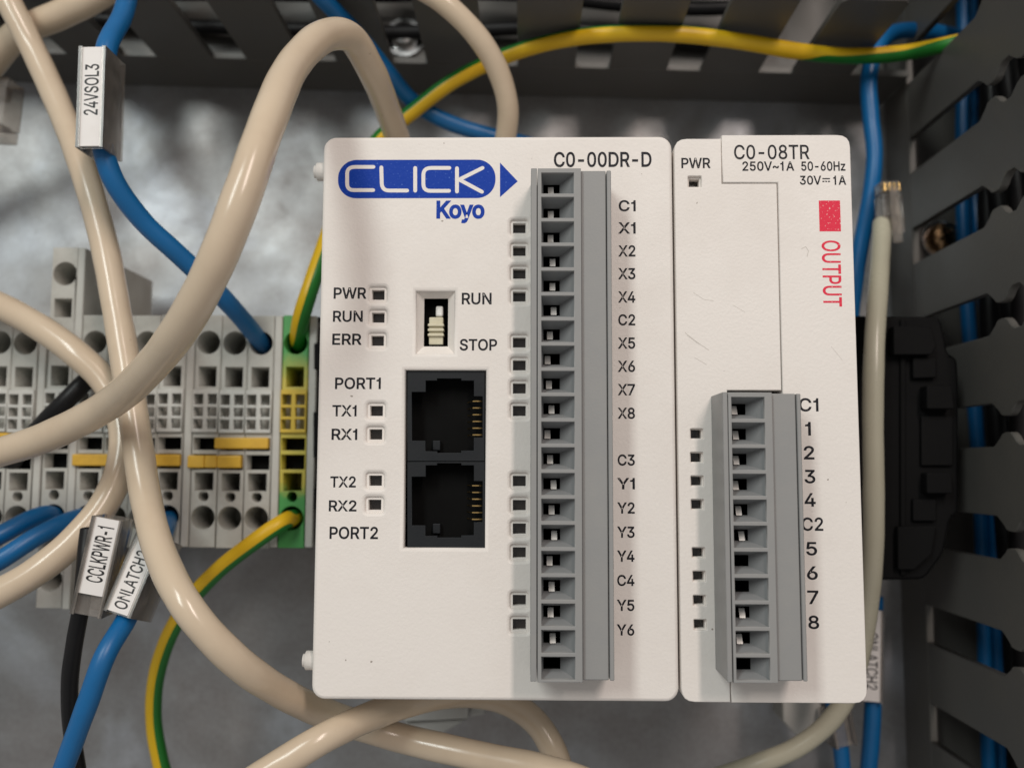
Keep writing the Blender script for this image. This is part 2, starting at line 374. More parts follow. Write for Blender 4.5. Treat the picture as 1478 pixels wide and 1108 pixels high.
# lettering: outlines of a plain sans-serif, one list of closed contours for each character
GLYPHS = json.loads('''{"-":[453,[[337,244,337,188,114,188,114,244]]],"0":[453,[[227,-7,174,1,130,24,95,62,69,113,53,178,48,254,53,330,69,395,95,447,130,484,174,508,227,516,279,508,323,484,358,447,384,395,400,330,405,254,400,178,384,113,359,62,323,24,279,1],[227,50,261,56,290,74,313,103,330,144,340,194,344,254,340,314,330,365,313,405,290,435,261,453,227,460,192,453,163,435,140,405,123,365,113,314,109,254,113,194,123,144,140,103,163,74,192,56]]],"1":[400,[[160,0,160,362,62,362,62,404,120,414,156,446,170,509,224,509,224,0]]],"2":[453,[[64,0,64,47,234,229,282,282,311,327,320,371,317,397,308,419,293,436,273,449,224,460,196,457,172,447,153,433,139,413,130,390,127,362,66,362,71,405,86,442,111,473,143,496,182,511,225,516,268,511,306,497,337,474,361,445,376,411,381,372,371,318,336,259,267,180,153,60,153,57,389,57,389,0]]],"3":[453,[[218,-7,173,-3,133,10,98,30,70,57,52,91,44,132,109,132,115,107,126,87,144,71,165,59,219,50,275,61,297,74,315,93,325,116,329,145,326,172,316,196,299,217,275,234,242,244,201,248,157,248,157,299,288,448,288,452,70,452,70,509,372,509,372,461,211,278,211,289,264,288,308,276,344,253,371,222,387,186,393,145,387,103,370,66,344,36,309,12,266,-2]]],"4":[453,[[40,105,40,158,247,509,311,509,109,166,109,163,413,163,413,105],[282,0,282,121,282,146,282,318,343,318,343,0]]],"5":[453,[[221,-7,178,-2,140,11,108,32,83,60,66,93,60,130,122,130,127,108,138,89,173,60,221,50,250,53,276,64,298,82,314,104,324,131,328,162,324,193,314,221,297,244,275,262,248,273,218,277,167,268,128,246,67,253,96,509,366,509,366,452,151,452,134,301,136,301,178,325,229,334,263,330,294,321,321,306,345,285,364,260,379,231,388,199,391,163,385,117,369,76,343,41,309,15,268,-1]]],"6":[453,[[226,-7,182,-1,142,15,109,40,84,74,69,115,64,162,68,199,80,239,137,340,252,509,322,509,151,261,145,261,165,288,196,307,235,314,278,309,316,295,346,271,370,240,384,201,389,157,384,112,368,73,343,39,310,14,271,-2],[226,48,254,52,279,63,299,79,314,101,324,128,327,157,324,187,314,213,299,235,279,251,254,262,226,265,198,262,174,252,153,235,138,214,128,188,125,158,128,128,138,102,153,79,174,63,198,52]]],"7":[453,[[97,0,323,452,31,452,31,509,391,509,391,449,165,0]]],"8":[453,[[226,-7,178,-2,136,11,101,33,74,62,57,96,52,135,55,166,65,195,81,220,101,241,125,256,153,265,153,267,119,282,93,308,76,342,70,380,75,417,90,450,114,477,146,498,184,511,226,516,269,511,306,498,337,477,361,450,377,417,382,380,376,342,359,308,333,282,300,267,300,265,327,256,351,241,372,220,387,195,397,166,401,135,395,96,378,62,352,33,317,11,275,-2],[226,49,258,52,285,60,307,74,323,91,333,113,337,139,333,165,322,189,305,208,283,223,256,232,226,235,196,232,169,223,147,208,130,189,119,165,115,139,119,113,129,91,145,74,167,60,195,52],[226,290,274,300,293,313,307,330,316,351,319,376,316,399,308,420,294,437,275,449,226,460,177,449,159,437,145,420,136,399,133,376,136,351,145,330,159,313,178,300]]],"9":[453,[[226,516,271,510,310,494,343,468,368,434,384,393,389,347,385,309,373,270,315,168,200,0,130,0,301,248,307,248,287,221,257,202,218,195,175,199,137,214,106,237,83,269,68,307,64,352,69,397,85,436,110,469,143,494,182,510],[226,460,199,457,174,446,154,429,138,407,129,381,125,352,129,322,138,295,154,274,174,257,199,247,226,243,254,247,279,257,299,273,314,295,324,321,327,350,324,381,314,407,299,429,279,446,254,457]]],"A":[480,[[16,0,201,509,276,509,463,0,395,0,287,302,264,372,232,478,245,478,213,371,191,302,85,0],[110,142,110,199,370,199,370,142]]],"C":[510,[[267,-7,205,1,150,25,104,63,70,115,48,179,40,254,48,329,70,393,104,445,150,484,205,508,267,516,340,504,373,490,402,471,427,447,448,418,463,385,473,348,408,348,389,395,357,428,315,449,267,456,223,450,184,432,150,403,125,364,109,314,103,254,109,194,125,145,151,105,184,76,223,59,267,53,315,60,357,81,389,114,408,160,473,160,463,124,448,91,428,62,402,38,373,19,341,5,305,-4]]],"D":[502,[[219,0,96,0,96,57,215,57,272,63,318,81,354,110,379,149,394,198,399,255,394,312,379,361,354,399,320,428,275,446,221,452,93,452,93,509,225,509,294,501,353,478,399,441,433,391,455,329,462,255,455,181,433,119,398,68,351,31,291,8],[125,509,125,0,60,0,60,509]]],"E":[419,[[60,0,60,509,372,509,372,452,125,452,125,286,355,286,355,229,125,229,125,57,375,57,375,0]]],"H":[517,[[60,0,60,509,125,509,125,289,392,289,392,509,457,509,457,0,392,0,392,232,125,232,125,0]]],"I":[300,[[31,0,31,57,118,57,118,452,31,452,31,509,269,509,269,452,183,452,183,57,269,57,269,0]]],"K":[467,[[104,145,104,216,139,261,174,303,212,344,364,509,448,509,231,276,228,276],[60,0,60,509,125,509,125,334,124,225,125,193,125,0],[372,0,188,259,228,309,449,0]]],"L":[393,[[60,0,60,509,125,509,125,57,361,57,361,0]]],"N":[523,[[60,0,60,509,136,509,343,183,363,151,388,107,414,55,405,54,401,108,399,157,399,195,399,509,463,509,463,0,387,0,202,290,177,331,148,381,108,452,119,454,122,384,124,328,125,291,125,0]]],"O":[533,[[267,-7,205,1,150,25,105,63,70,115,48,179,40,254,48,329,70,393,105,445,150,484,205,508,267,516,329,508,384,484,429,445,464,393,486,329,493,254,486,179,464,115,429,63,384,25,329,1],[267,53,310,59,349,76,383,105,408,144,425,194,430,254,425,314,408,365,383,404,349,433,310,450,267,456,223,450,184,433,151,404,125,364,109,314,103,254,109,194,125,144,151,105,184,76,223,59]]],"P":[445,[[60,0,60,509,125,509,125,0],[100,509,235,509,289,503,332,487,366,462,390,430,404,391,409,348,404,304,390,265,366,233,332,207,289,191,235,186,100,186,100,242,233,242,269,246,297,256,318,272,333,294,342,319,344,348,342,376,333,402,318,423,297,439,268,449,232,452,100,452]]],"R":[449,[[60,0,60,509,125,509,125,0],[100,509,236,509,290,504,333,489,367,465,390,433,405,395,409,352,405,309,390,271,367,240,333,217,289,203,236,198,100,198,100,255,234,255,269,258,298,267,319,281,334,300,342,324,345,352,342,380,334,405,319,425,298,440,269,449,233,452,100,452],[353,0,230,229,303,229,428,0]]],"S":[447,[[224,-9,172,-4,128,9,91,31,64,60,46,96,38,137,104,137,110,110,123,88,142,71,166,59,224,49,257,52,286,60,311,74,329,92,341,114,346,139,342,161,332,179,296,205,245,222,184,239,128,260,86,289,60,326,52,372,58,413,75,448,102,476,138,498,180,511,227,516,275,511,316,498,351,476,377,449,394,415,401,378,337,378,326,412,302,437,267,453,225,459,194,456,167,448,145,435,129,418,118,398,115,376,119,352,131,334,169,308,212,293,264,279,312,264,359,238,395,198,405,171,408,139,403,99,386,64,360,34,323,11,278,-4]]],"T":[449,[[32,452,32,509,417,509,417,452,257,452,257,0,193,0,193,452]]],"U":[517,[[259,-8,203,-2,154,15,114,43,85,80,66,124,60,173,60,509,124,509,124,178,128,144,141,113,160,87,187,68,220,56,259,52,298,56,331,68,357,87,377,113,389,144,393,178,393,509,457,509,457,173,451,124,433,80,403,43,363,15,315,-2]]],"V":[480,[[204,0,16,509,84,509,192,206,215,137,248,31,235,31,267,138,290,206,395,509,463,509,278,0]]],"W":[686,[[155,0,16,509,82,509,163,196,175,145,187,94,197,40,189,40,200,94,211,145,224,196,306,509,380,509,462,196,474,145,486,94,497,40,488,40,499,94,510,145,523,196,603,509,670,509,530,0,455,0,368,323,351,391,336,475,350,475,335,395,318,323,230,0]]],"X":[474,[[18,0,217,284,217,236,29,509,104,509,178,400,204,361,223,329,243,292,232,292,252,329,272,361,298,400,374,509,446,509,259,239,259,287,456,0,382,0,292,129,268,165,250,195,230,231,244,231,225,196,206,166,182,129,91,0]]],"Y":[472,[[203,0,203,208,16,509,91,509,192,344,222,292,250,230,224,230,251,293,280,344,381,509,455,509,268,208,268,0]]],"o":[415,[[207,-8,159,-2,117,16,82,46,56,85,40,133,34,187,40,243,56,291,82,330,117,360,159,378,207,384,256,378,299,360,333,330,359,291,376,243,381,187,376,133,359,85,333,46,299,16,256,-2],[207,46,242,51,270,66,292,89,307,117,316,151,319,187,316,224,307,258,292,287,270,310,242,325,207,330,173,325,145,310,124,287,108,258,99,224,96,187,99,151,108,117,124,89,145,66,173,51]]],"y":[389,[[47,-139,61,-86,71,-87,104,-89,130,-74,151,-36,163,-1,17,379,84,379,165,155,187,87,206,21,184,21,202,87,224,155,305,379,371,379,204,-58,177,-107,139,-136,91,-145,65,-143]]],"z":[380,[[42,0,42,46,254,320,254,323,48,323,48,379,333,379,333,331,126,60,126,56,339,56,339,0]]],"~":[453,[[52,150,55,188,66,218,82,240,103,255,151,266,197,256,246,221,275,198,299,192,318,196,332,207,341,226,344,253,400,253,397,215,386,185,370,163,349,148,301,137,254,148,207,182,177,204,154,210,136,207,121,196,111,178,108,150]]]}''')
def text_loops(s, track=0.0, space=260):
    x = 0; loops = []
    for ch in s:
        if ch == ' ': x += space; continue
        adv, cont = GLYPHS[ch]
        for c in cont: loops.append([(x + c[i], c[i + 1]) for i in range(0, len(c), 2)])
        x += adv + track
    return loops
def grow(l, d):
    """fatten a glyph contour: outer contours and counters run in opposite directions, so one rule serves both"""
    p = []
    for q in l:
        if not p or (q[0] - p[-1][0]) ** 2 + (q[1] - p[-1][1]) ** 2 > 1.2e-4: p.append(q)
    if (p[0][0] - p[-1][0]) ** 2 + (p[0][1] - p[-1][1]) ** 2 < 1.2e-4: p.pop()
    if not d: return p
    out = []; n = len(p)
    for i in range(n):
        a, b, c = Vector(p[i - 1]), Vector(p[i]), Vector(p[(i + 1) % n])
        d1 = (b - a).normalized(); d2 = (c - b).normalized()
        n1 = Vector((-d1.y, d1.x)); n2 = Vector((-d2.y, d2.x)); m = n1 + n2
        k = m.length_squared
        m = m * (2 / k) if k > 0.5 else n1
        out.append(tuple(b + m * d * 1.0))
    return out
def lettering(s, frame, w, h, mat, parent, bold=0.0, track=0.0, name='lettering', loops=None):
    """flat print: frame = (origin, xdir, ydir) of the lower left corner, w by h millimetres"""
    L = loops or text_loops(s, track)
    xs = [p[0] for l in L for p in l]; ys = [p[1] for l in L for p in l]
    x0, x1, y0, y1 = min(xs), max(xs), min(ys), max(ys)
    L = [[((p[0] - x0) / 1000, (p[1] - y0) / 1000) for p in l] for l in L]
    outs = [l for l in L if area2(l) < 0]; ins = [l for l in L if area2(l) >= 0]
    def within(a_, b_):
        bx = [p[0] for p in b_]; by = [p[1] for p in b_]
        return all(min(bx) <= p[0] <= max(bx) and min(by) <= p[1] <= max(by) for p in a_)
    V = []; F = []
    for k, l in enumerate(outs):                # strokes that overlap lie a hair above each other
        sub = fill_curve([grow(l, bold)] + [grow(q, bold) for q in ins if within(q, l)])
        n0 = len(V); V += [(v.co.x, v.co.y, 0.003 * (k % 3)) for v in sub.vertices]
        F += [tuple(n0 + i for i in p.vertices) for p in sub.polygons]
        bpy.data.meshes.remove(sub)
    me = bpy.data.meshes.new('lettering'); me.from_pydata(V, [], F); me.update()
    o, xd, yd = frame; W = (x1 - x0) / 1000; H = (y1 - y0) / 1000
    nz = xd.cross(yd)
    for v in me.vertices: v.co = (o + xd * (v.co.x / W * w) + yd * (v.co.y / H * h) + nz * v.co.z) * S
    me.update()
    for p in me.polygons:
        if p.normal.dot(nz) < 0: p.flip()
    return link(name, me, mat, parent)
def text_px(s, u0, u1, vt, vb, z, mat, parent, bold=0.004, track=0.0, turn=0):
    """print s in the box that the photograph shows at u0..u1, vt..vb on the face at height z"""
    if turn == 0:
        a, bx, by = at(u0, vb, z), at(u1, vb, z), at(u0, vt, z)
    elif turn == -90:                      # reads downwards
        a, bx, by = at(u0, vt, z), at(u0, vb, z), at(u1, vt, z)
    w = abs((bx - a).length); h = abs((by - a).length)
    X, Y = (Vector((1, 0, 0)), Vector((0, 1, 0))) if turn == 0 else (Vector((0, -1, 0)), Vector((1, 0, 0)))
    if turn == -90: a = at(u0, vt, z)
    return lettering(s, (a, X, Y), w, h, mat, parent, bold, track)
def stroke_loop(pts, wd):
    """outline of an open stroke with round ends"""
    P = [Vector(p) for p in pts]; left = []; right = []; n = len(P)
    for i in range(n):
        tdir = (P[min(i + 1, n - 1)] - P[max(i - 1, 0)]).normalized(); nn = Vector((-tdir.y, tdir.x)) * wd / 2
        left.append(P[i] + nn); right.append(P[i] - nn)
    def cap(c, d):
        a0 = math.atan2(d.y, d.x)
        return [c + Vector((math.cos(a0 + s_), math.sin(a0 + s_))) * wd / 2 for s_ in (math.pi / 4, 0, -math.pi / 4)]
    e = cap(P[-1], (P[-1] - P[-2]).normalized()); st = cap(P[0], (P[0] - P[1]).normalized())
    return [tuple(p) for p in left + e + right[::-1] + st]
X3, Y3 = Vector((1, 0, 0)), Vector((0, 1, 0))
# ================================================================== the setting
tag(link('mounting_plate', box_me(-260, 240, -230, 220, -2.0, 0.0), 'galvanised_sheet'), 'grey galvanised steel mounting plate behind everything', None, None, 'structure')

# ------------------------------------------------------------------ wiring ducts
def finger_me(wd, zs, zt, th, pitch, up=0.0):
    """one finger of a slotted duct wall: strip, flared head, narrow snap neck; thickness th along local y"""
    h = wd / 2; hh = pitch / 2 - 1.5
    side = [(h, zs), (h, 36.2), (h + 0.35, 36.9), (hh - 0.9, 38.7), (hh - 0.2, 39.4), (hh, 40.4), (hh, 42.2), (hh - 0.7, 43.2), (h + 0.9, 44.0), (h + 0.2, 45.2), (h + 0.2, 47.5),
            (hh - 0.8, 49.5), (hh - 0.2, 51.0), (hh - 0.2, zt)]
    if up > 10: side = [(h, zs), (h, zt - 1.5), (h - 1.0, zt)]; up = 0.0
    prof = side + [(-x, z) for x, z in side[::-1]]
    prof = [(x, z + up if z > zs else z) for x, z in prof]
    me = fill_curve([ccw(prof)], th / 2 - 0.15, 0.15, -0.15)
    for v in me.vertices: v.co = Vector((v.co.x, v.co.z, v.co.y)) * S     # stand the outline up
    me.flip_normals()
    me.update(); return me
def duct(label, loc, rz, length0, length1, width, first, pitch, slot, zs, zt=49.0):
    """slotted duct along local x, its near wall on local y = 0, its body on +y"""
    root = thing('wiring_duct', label, 'wiring duct', 'slotted wiring ducts around the controller', loc, rz)
    th = 1.5
    link('floor_strip', box_me(length0, length1, th, width - th, 0.2, 2.0), 'duct_grey', root)
    link('wall_strip', box_me(length0, length1, 0, th, 0.2, zs, 0.12, 1), 'duct_grey', root)
    link('wall_strip', box_me(length0, length1, width - th, width, 0.2, zs, 0.12, 1), 'duct_grey', root)
    fm = finger_me(pitch - slot, zs - 0.02, zt, th, pitch, 16.0); fm.materials.append(MATS['duct_grey'])
    k = math.floor((length0 - first) / pitch) + 1
    x = first + k * pitch + slot / 2 + (pitch - slot) / 2
    while x < length1 - 4:
        for y in (th / 2, width - th / 2):
            o = link('finger', fm, None, root); o.location = (x * S, y * S, 0)
        x += pitch
    return root
# duct along the top of the picture
a, b2 = at(200, 124, 0), at(1240, 152, 0)
ang = math.atan2(b2.y - a.y, b2.x - a.x)
TOPD = (0.0, a.y + (0 - a.x) * math.tan(ang), 0.0)
s0 = [((at(u, 92, 17).x) / math.cos(ang)) for u in (330, 588, 855, 989, 1122, 1253)]
pt = (s0[-1] - s0[0]) / 7.0
RX = at(1290, 560, 0).x                    # near wall of the duct at the side
duct('dark grey slotted wiring duct running along the upper edge of the plate', TOPD, ang, -150, RX - 0.8, 42, s0[0], pt, 7.7, 16.5)
# duct along the right: local x runs along -y of the world
ys = [at(1327, v, 13).y for v in (226, 357, 901, 1041)]
pr = (ys[0] - ys[3]) / 6.0
def side_duct():
    root = thing('wiring_duct', 'dark grey slotted wiring duct beside the output module with blue wires inside', 'wiring duct', 'slotted wiring ducts around the controller', (RX, 0, 0), -math.pi / 2)
    # local x -> world -y, local y -> world +x
    th = 1.5; width = 42
    L0, L1 = -170, 170
    link('floor_strip', box_me(L0, L1, th, width - th, 0.2, 2.0), 'duct_grey', root)
    link('wall_strip', box_me(L0, L1, 0, th, 0.2, 13, 0.12, 1), 'duct_grey', root)
    link('wall_strip', box_me(L0, L1, width - th, width, 0.2, 13, 0.12, 1), 'duct_grey', root)
    fm = finger_me(pr - 8.0, 12.98, 60.0, th, pr, 8.0); fm.materials.append(MATS['duct_grey'])
    x = -ys[0] + pr / 2 - 7 * pr
    while x < L1 - 6:
        if x > L0 + 6:
            for y in (th / 2, width - th / 2):
                o = link('finger', fm, None, root); o.location = (x * S, y * S, 0)
        x += pr
side_duct()

# ------------------------------------------------------------------ mounting rail
RY = at(300, 625, 40).y
prof = [(-17.5, 7.5), (-13.5, 7.5), (-12.5, 6.5), (-12.5, 1.0), (12.5, 1.0), (12.5, 6.5), (13.5, 7.5), (17.5, 7.5),
        (17.5, 6.5), (14.0, 6.5), (13.5, 6.0), (13.5, 0.05), (-13.5, 0.05), (-13.5, 6.0), (-14.0, 6.5), (-17.5, 6.5)]
x0, x1 = -150, RX - 1.5; n = len(prof)
V = [(x0, RY + p[0], p[1]) for p in prof] + [(x1, RY + p[0], p[1]) for p in prof]
F = [(i, (i + 1) % n, n + (i + 1) % n, n + i) for i in range(n)]
tag(link('mounting_rail', raw('rail', V, F), 'rail_zinc'), 'zinc hat-profile rail carrying the terminal blocks and the controller', 'rail')

# ================================================================== the controller
ZF = 75.0
def wx(u0, v0, u1, v1, z=ZF): return (at(u0, v0, z).x + at(u1, v1, z).x) / 2
CL, CR = wx(467, 197, 449, 1010), wx(970, 197, 980, 1010)
CT, CB = at(720, 197, ZF).y, at(720, 1011, ZF).y
plc = thing('controller_unit', 'white programmable controller with blue oval logo, two black sockets and a long connector', 'controller', None, ((CL + CR) / 2, (CT + CB) / 2, 7.5))
def under(o, root):
    """keep a mesh written in plate coordinates where it is when its thing sits elsewhere"""
    o.matrix_parent_inverse = Matrix.Translation(root.location).inverted()
    return o
class Sub:
    """adds parts in plate coordinates to one thing"""
    def __init__(s, root): s.r = root
    def add(s, name, me, mat, parent=None, smooth=False):
        o = link(name, me, mat, parent or s.r, smooth)
        if parent is None: under(o, s.r)
        return o
P = Sub(plc)
P.add('housing', box_me(CL + 0.35, CR - 0.35, CB + 0.4, CT - 0.4, 7.6, 70.2, 0.8), 'case_side')
P.add('inner_floor', box_me(CL + 1.5, CR - 1.5, CB + 1.5, CT - 1.5, 70.21, 70.6), 'dark_inside')
LED = [(545, 424.5), (545, 457.5), (544, 491), (542.5, 592.5), (541.5, 626.5), (541, 693.5), (540, 728.5)]
LED += [(749.5, v) for v in (328, 361, 394, 427, 493.5, 526.5, 560, 592.5, 694, 729, 763, 797.5, 866.5, 901.5)]
holes = []; leds = []
for u, v in LED:
    c = at(u, v, ZF)
    holes.append(rrect(c.x - 1.36, c.x + 1.36, c.y - 1.18, c.y + 1.18, 0.4, 3)); leds.append(c)
sw = [at(601, 420, ZF), at(655, 510, ZF)]
sw_o = (sw[0].x, sw[1].x, sw[1].y, sw[0].y)
holes.append(rrect(*sw_o))
pj = (wx(584, 534, 583, 790), wx(701, 534, 700, 790), at(640, 790.5, ZF).y, at(640, 534, ZF).y)
holes.append(rrect(*pj))
face = P.add('front_cover', plate_me(rrect(CL, CR, CB, CT, 2.0, 6), holes, 70.2 - 0.6, ZF, 0.55, 2), 'white_case')
# the cover's openings keep crisp rims: pocket frames and lenses
for c in leds:
    fr = P.add('led_window', plate_me(rrect(c.x - 1.5, c.x + 1.5, c.y - 1.3, c.y + 1.3), [rrect(c.x - 0.98, c.x + 0.98, c.y - 0.78, c.y + 0.78)], 72.6, 74.45, 0.06), 'white_case')
    lens = link('lens', box_me(c.x - 1.2, c.x + 1.2, c.y - 1.0, c.y + 1.0, 72.2, 72.9 + random.uniform(0, .5), 0.25), 'led_lens', fr)
# mode switch
inner = (at(612.5, 432, 73).x, at(647, 432, 73).x, at(630, 500, 73).y, at(630, 431, 73).y)
so = P.add('switch_well', funnel_me((sw_o[0] - .45, sw_o[1] + .45, sw_o[2] - .45, sw_o[3] + .45), 74.95, inner, 73.0), 'white_case')
link('well_floor', funnel_me(inner, 73.0, inner, 72.9, 70.8), 'dark_inside', so)
sx0, sx1 = at(617, 470, 73).x, at(642, 470, 73).x
sy = [at(630, v, 73).y for v in (497, 485, 477, 470, 457)]
sl = link('slider', box_me(sx0 + .2, sx1 - .3, sy[0], sy[4], 71.2, 72.6, 0.15), 'slider_cream', so)
for k in range(3):
    yk = sy[1] + k * 0.78
    link('slider_rib', box_me(sx0 + .05, sx1 - .15, yk, yk + 0.42, 71.3, 73.1, 0.12), 'slider_cream', so)
link('slider_end', box_me(at(628, 445, 73).x, at(639, 445, 73).x, at(630, 456, 73).y, at(630, 440, 73).y, 71.2, 72.3, 0.3), 'tin_clamp', so)
# the two sockets
def socket(v0, v1, w0, w1):
    def q(cx, cy): return tuple(at(570 + cx / 3.96 + 0.3, 520 + cy / 3.96, 74.2).xy)
    dy = v0
    cut = [(175, 115), (240, 115), (240, 103), (378, 103), (378, 115), (450, 115), (450, 205), (500, 205), (500, 440), (450, 440), (450, 515), (378, 515), (378, 528), (240, 528), (240, 518), (172, 518),
           (172, 458), (95, 458), (95, 180), (175, 180)]
    hole = [q(x, y + dy) for x, y in cut]
    outer = [q(70, w0), q(512, w0), q(512, w1), q(70, w1)]
    j = P.add('socket', plate_me(outer, [hole], 73.0, 74.2, 0.05), 'jack_black')
    o2 = (q(70, w0)[0] - .2, q(512, w0)[0] + .3, q(70, w1)[1], q(70, w0)[1])
    link('socket_back', funnel_me(o2, 73.2, o2, 73.0, 64.0), 'dark_inside', j)
    xl, xr = q(330, 0)[0], q(484, 0)[0]
    x5 = q(508, 0)[0]
    for i in range(6):
        yy = q(0, 230 + dy + i * 38.6)[1]
        link('contact_pin', raw('pin', [(x5, yy - .09, 73.1), (x5, yy + .09, 73.1), (xr - .55, yy + .09, 73.55), (xr - .55, yy - .09, 73.55), (xr - 1.1, yy - .09, 73.25), (xr - 1.1, yy + .09, 73.25),
             (xl, yy - .09, 65.0), (xl, yy + .09, 65.0)], [(0, 3, 2, 1), (3, 4, 5, 2), (4, 6, 7, 5)]), 'gold_pin', j)
    # latch step in the throat
    a0, a1 = q(205, 455 + dy), q(248, 512 + dy)
    link('latch_step', box_me(a0[0], a1[0], a1[1], a0[1], 70.5, 71.6, 0.1), 'jack_black', j)
socket(0, 0, 58, 575); socket(484, 0, 579, 1070)
# locking pegs on the side
for u, v in ((455, 250), (440, 951)):
    c = at(u, v, 71)
    bm = bmesh.new()
    bmesh.ops.create_cone(bm, cap_ends=True, segments=20, radius1=1.45, radius2=1.45, depth=6.0)
    bmesh.ops.bevel(bm, geom=[e for e in bm.edges if abs(e.verts[0].co.z - e.verts[1].co.z) < .01 and e.verts[0].co.z < 0], offset=0.45, segments=2, affect='EDGES')
    bmesh.ops.rotate(bm, verts=bm.verts, matrix=Matrix.Rotation(R(90), 3, 'Y'))
    bmesh.ops.translate(bm, verts=bm.verts, vec=(CL + 0.9, c.y, 71.6)); bmesh.ops.scale(bm, vec=(S, S, S), verts=bm.verts)
    me = bpy.data.meshes.new('peg'); bm.to_mesh(me); bm.free()
    P.add('peg', me, 'white_case', None, True)
# rail foot below
f0, f1 = at(585, 1000, 24), at(681, 1047, 24)
rf = P.add('rail_foot', plate_me(px([(583, 985), (676, 985), (676, 1037), (583, 1041)], 24), [], 12, 24, 0.3), 'foot_grey')
link('release_tab', plate_me(px([(585, 1043), (674, 1038), (642, 1056), (636, 1066), (588, 1062)], 22), [], 14, 22, 0.3), 'foot_grey', rf)
P.add('foot_guide', plate_me(px([(679, 985), (700, 985), (700, 1030), (679, 1034)], 20), [], 12, 20, 0.3), 'foot_grey')
ZP = ZF + 0.015
def T(s, u0, u1, vt, vb, bold=0.017, mat='print_black', z=ZP, root=plc, track=0.0, turn=0):
    o = text_px(s, u0, u1, vt, vb, z, mat, root, bold, track, turn)
    return under(o, root)
# logo: blue pill, white stroke letters, arrow head
lg = P.add('logo', fill_curve([[tuple(v) for v in rrect(*(lambda a, b: (a.x, b.x, b.y, a.y))(at(488.5, 231, ZP), at(715, 286, ZP)), 2.9, 10)]]), 'logo_blue')
for v in lg.data.vertices: v.co = Vector((v.co.x, v.co.y, ZP)) * S
def lp(cx, cy): return tuple(at(470 + cx / 4.927, 210 + cy / 4.927, ZP + 0.012).xy)
def arc(c0, c1, c2, n=5):
    a_, b_, c_ = Vector(c0), Vector(c1), Vector(c2)
    return [tuple(a_ * (1 - i / n) ** 2 + b_ * 2 * (i / n) * (1 - i / n) + c_ * (i / n) ** 2) for i in range(n + 1)]
strokes = [
    [(340, 153), (210, 153)] + arc((210, 153), (153, 153), (153, 200))[1:] + [(153, 270)] + arc((153, 270), (153, 318), (200, 318))[1:] + [(338, 318)],
    [(396, 156), (399, 270)] + arc((399, 270), (402, 321), (450, 321))[1:] + [(580, 321)],
    [(637, 160), (637, 322)],
    [(880, 160), (750, 160)] + arc((750, 160), (695, 160), (695, 210))[1:] + [(695, 275)] + arc((695, 275), (695, 323), (745, 323))[1:] + [(878, 323)],
    [(934, 162), (934, 328)],
    [(1116, 160), (950, 243)], [(950, 243), (1112, 330)]]
for stp in strokes:
    me = fill_curve([stroke_loop([lp(*p) for p in stp], 0.60)])
    for v in me.vertices: v.co = Vector((v.co.x, v.co.y, ZP + 0.012 + (0.004 if stp is strokes[-1] else 0.002 if stp is strokes[-2] else 0))) * S
    link('logo_letter', me, 'white_case', lg)
me = fill_curve([[lp(1240, 122), lp(1366, 255), lp(1240, 368)]])
for v in me.vertices: v.co = Vector((v.co.x, v.co.y, ZP)) * S
P.add('logo_arrow', me, 'logo_blue')
T('Koyo', 631, 698, 291, 321, 0.030, 'logo_blue', track=-25)
T('C0-00DR-D', 800, 940, 220, 241)
for s, u0, u1, v in (('PWR', 482, 528, 423), ('RUN', 481, 523, 456.5), ('ERR', 480, 521, 489.5), ('TX1', 480, 514, 592.5), ('RX1', 479, 515, 626.5), ('TX2', 477, 513, 695), ('RX2', 475, 514, 729.5)):
    T(s, u0, u1, v - 7.6, v + 7.6)
T('PORT1', 484, 549, 545, 561); T('PORT2', 476, 545, 760, 777)
T('RUN', 667, 709, 423, 439); T('STOP', 664, 717, 489.5, 505.5)
for s, v in zip('C1 X1 X2 X3 X4 C2 X5 X6 X7 X8 C3 Y1 Y2 Y3 Y4 C4 Y5 Y6'.split(), (297, 329, 362, 395, 428.5, 461.5, 495, 528.5, 562, 596, 663.5, 697.5, 732.5, 767.5, 802, 837, 873, 908.5)):
    T(s, 893.5 - (v - 297) * 0.004, 917 - (v - 297) * 0.003, v - 7.6, v + 7.8)

# ================================================================== the output module
ML, MR = wx(973, 200, 984, 1010), wx(1227, 195, 1252, 1010)
MB = CB
mod = thing('output_module', 'narrow white output module with red square and short connector beside the controller', 'module', None, ((ML + MR) / 2, (CT + CB) / 2, 7.5))
M = Sub(mod)
M.add('housing', box_me(ML + 0.35, MR - 0.35, MB + 0.4, CT - 0.4, 7.6, 70.2, 0.8), 'case_side')
M.add('inner_floor', box_me(ML + 1.5, MR - 1.5, MB + 1.5, CT - 1.5, 70.21, 70.6), 'dark_inside')
yA, yB = at(1000, 200, ZF).y, at(1100, 195, ZF).y
xs1, xs2 = wx(1042, 230, 1042, 230), wx(1124, 300, 1128, 560)
xs3 = at(1055, 1000, ZF).x; yst = at(1080, 264, ZF).y; yct = at(1080, 563, ZF).y; ycb = at(1080, 978, ZF).y; xcl = at(1050, 563, ZF).x
MLED = [(1006, 626), (1006, 660), (1006.5, 694), (1007, 728), (1008.5, 797.5), (1009.5, 831.5), (1010, 866.5), (1011, 901.5)]
mh = []
for u, v in MLED:
    c = at(u, v, ZF); mh.append((c, 0.98, 0.80))
c = at(1003, 262, ZF); mh.append((c, 1.05, 0.9))
hl = [rrect(c.x - a_, c.x + a_, c.y - b_, c.y + b_, 0.15, 2) for c, a_, b_ in mh]
g = 0.07
pa = [(ML, yA), (xs1 - g, yA), (xs1 - g, yst - g), (xs2 - g, yst - g), (xs2 - g, yct), (xcl, yct), (xs3 - g, ycb), (xs3 - g, MB), (ML, MB)]
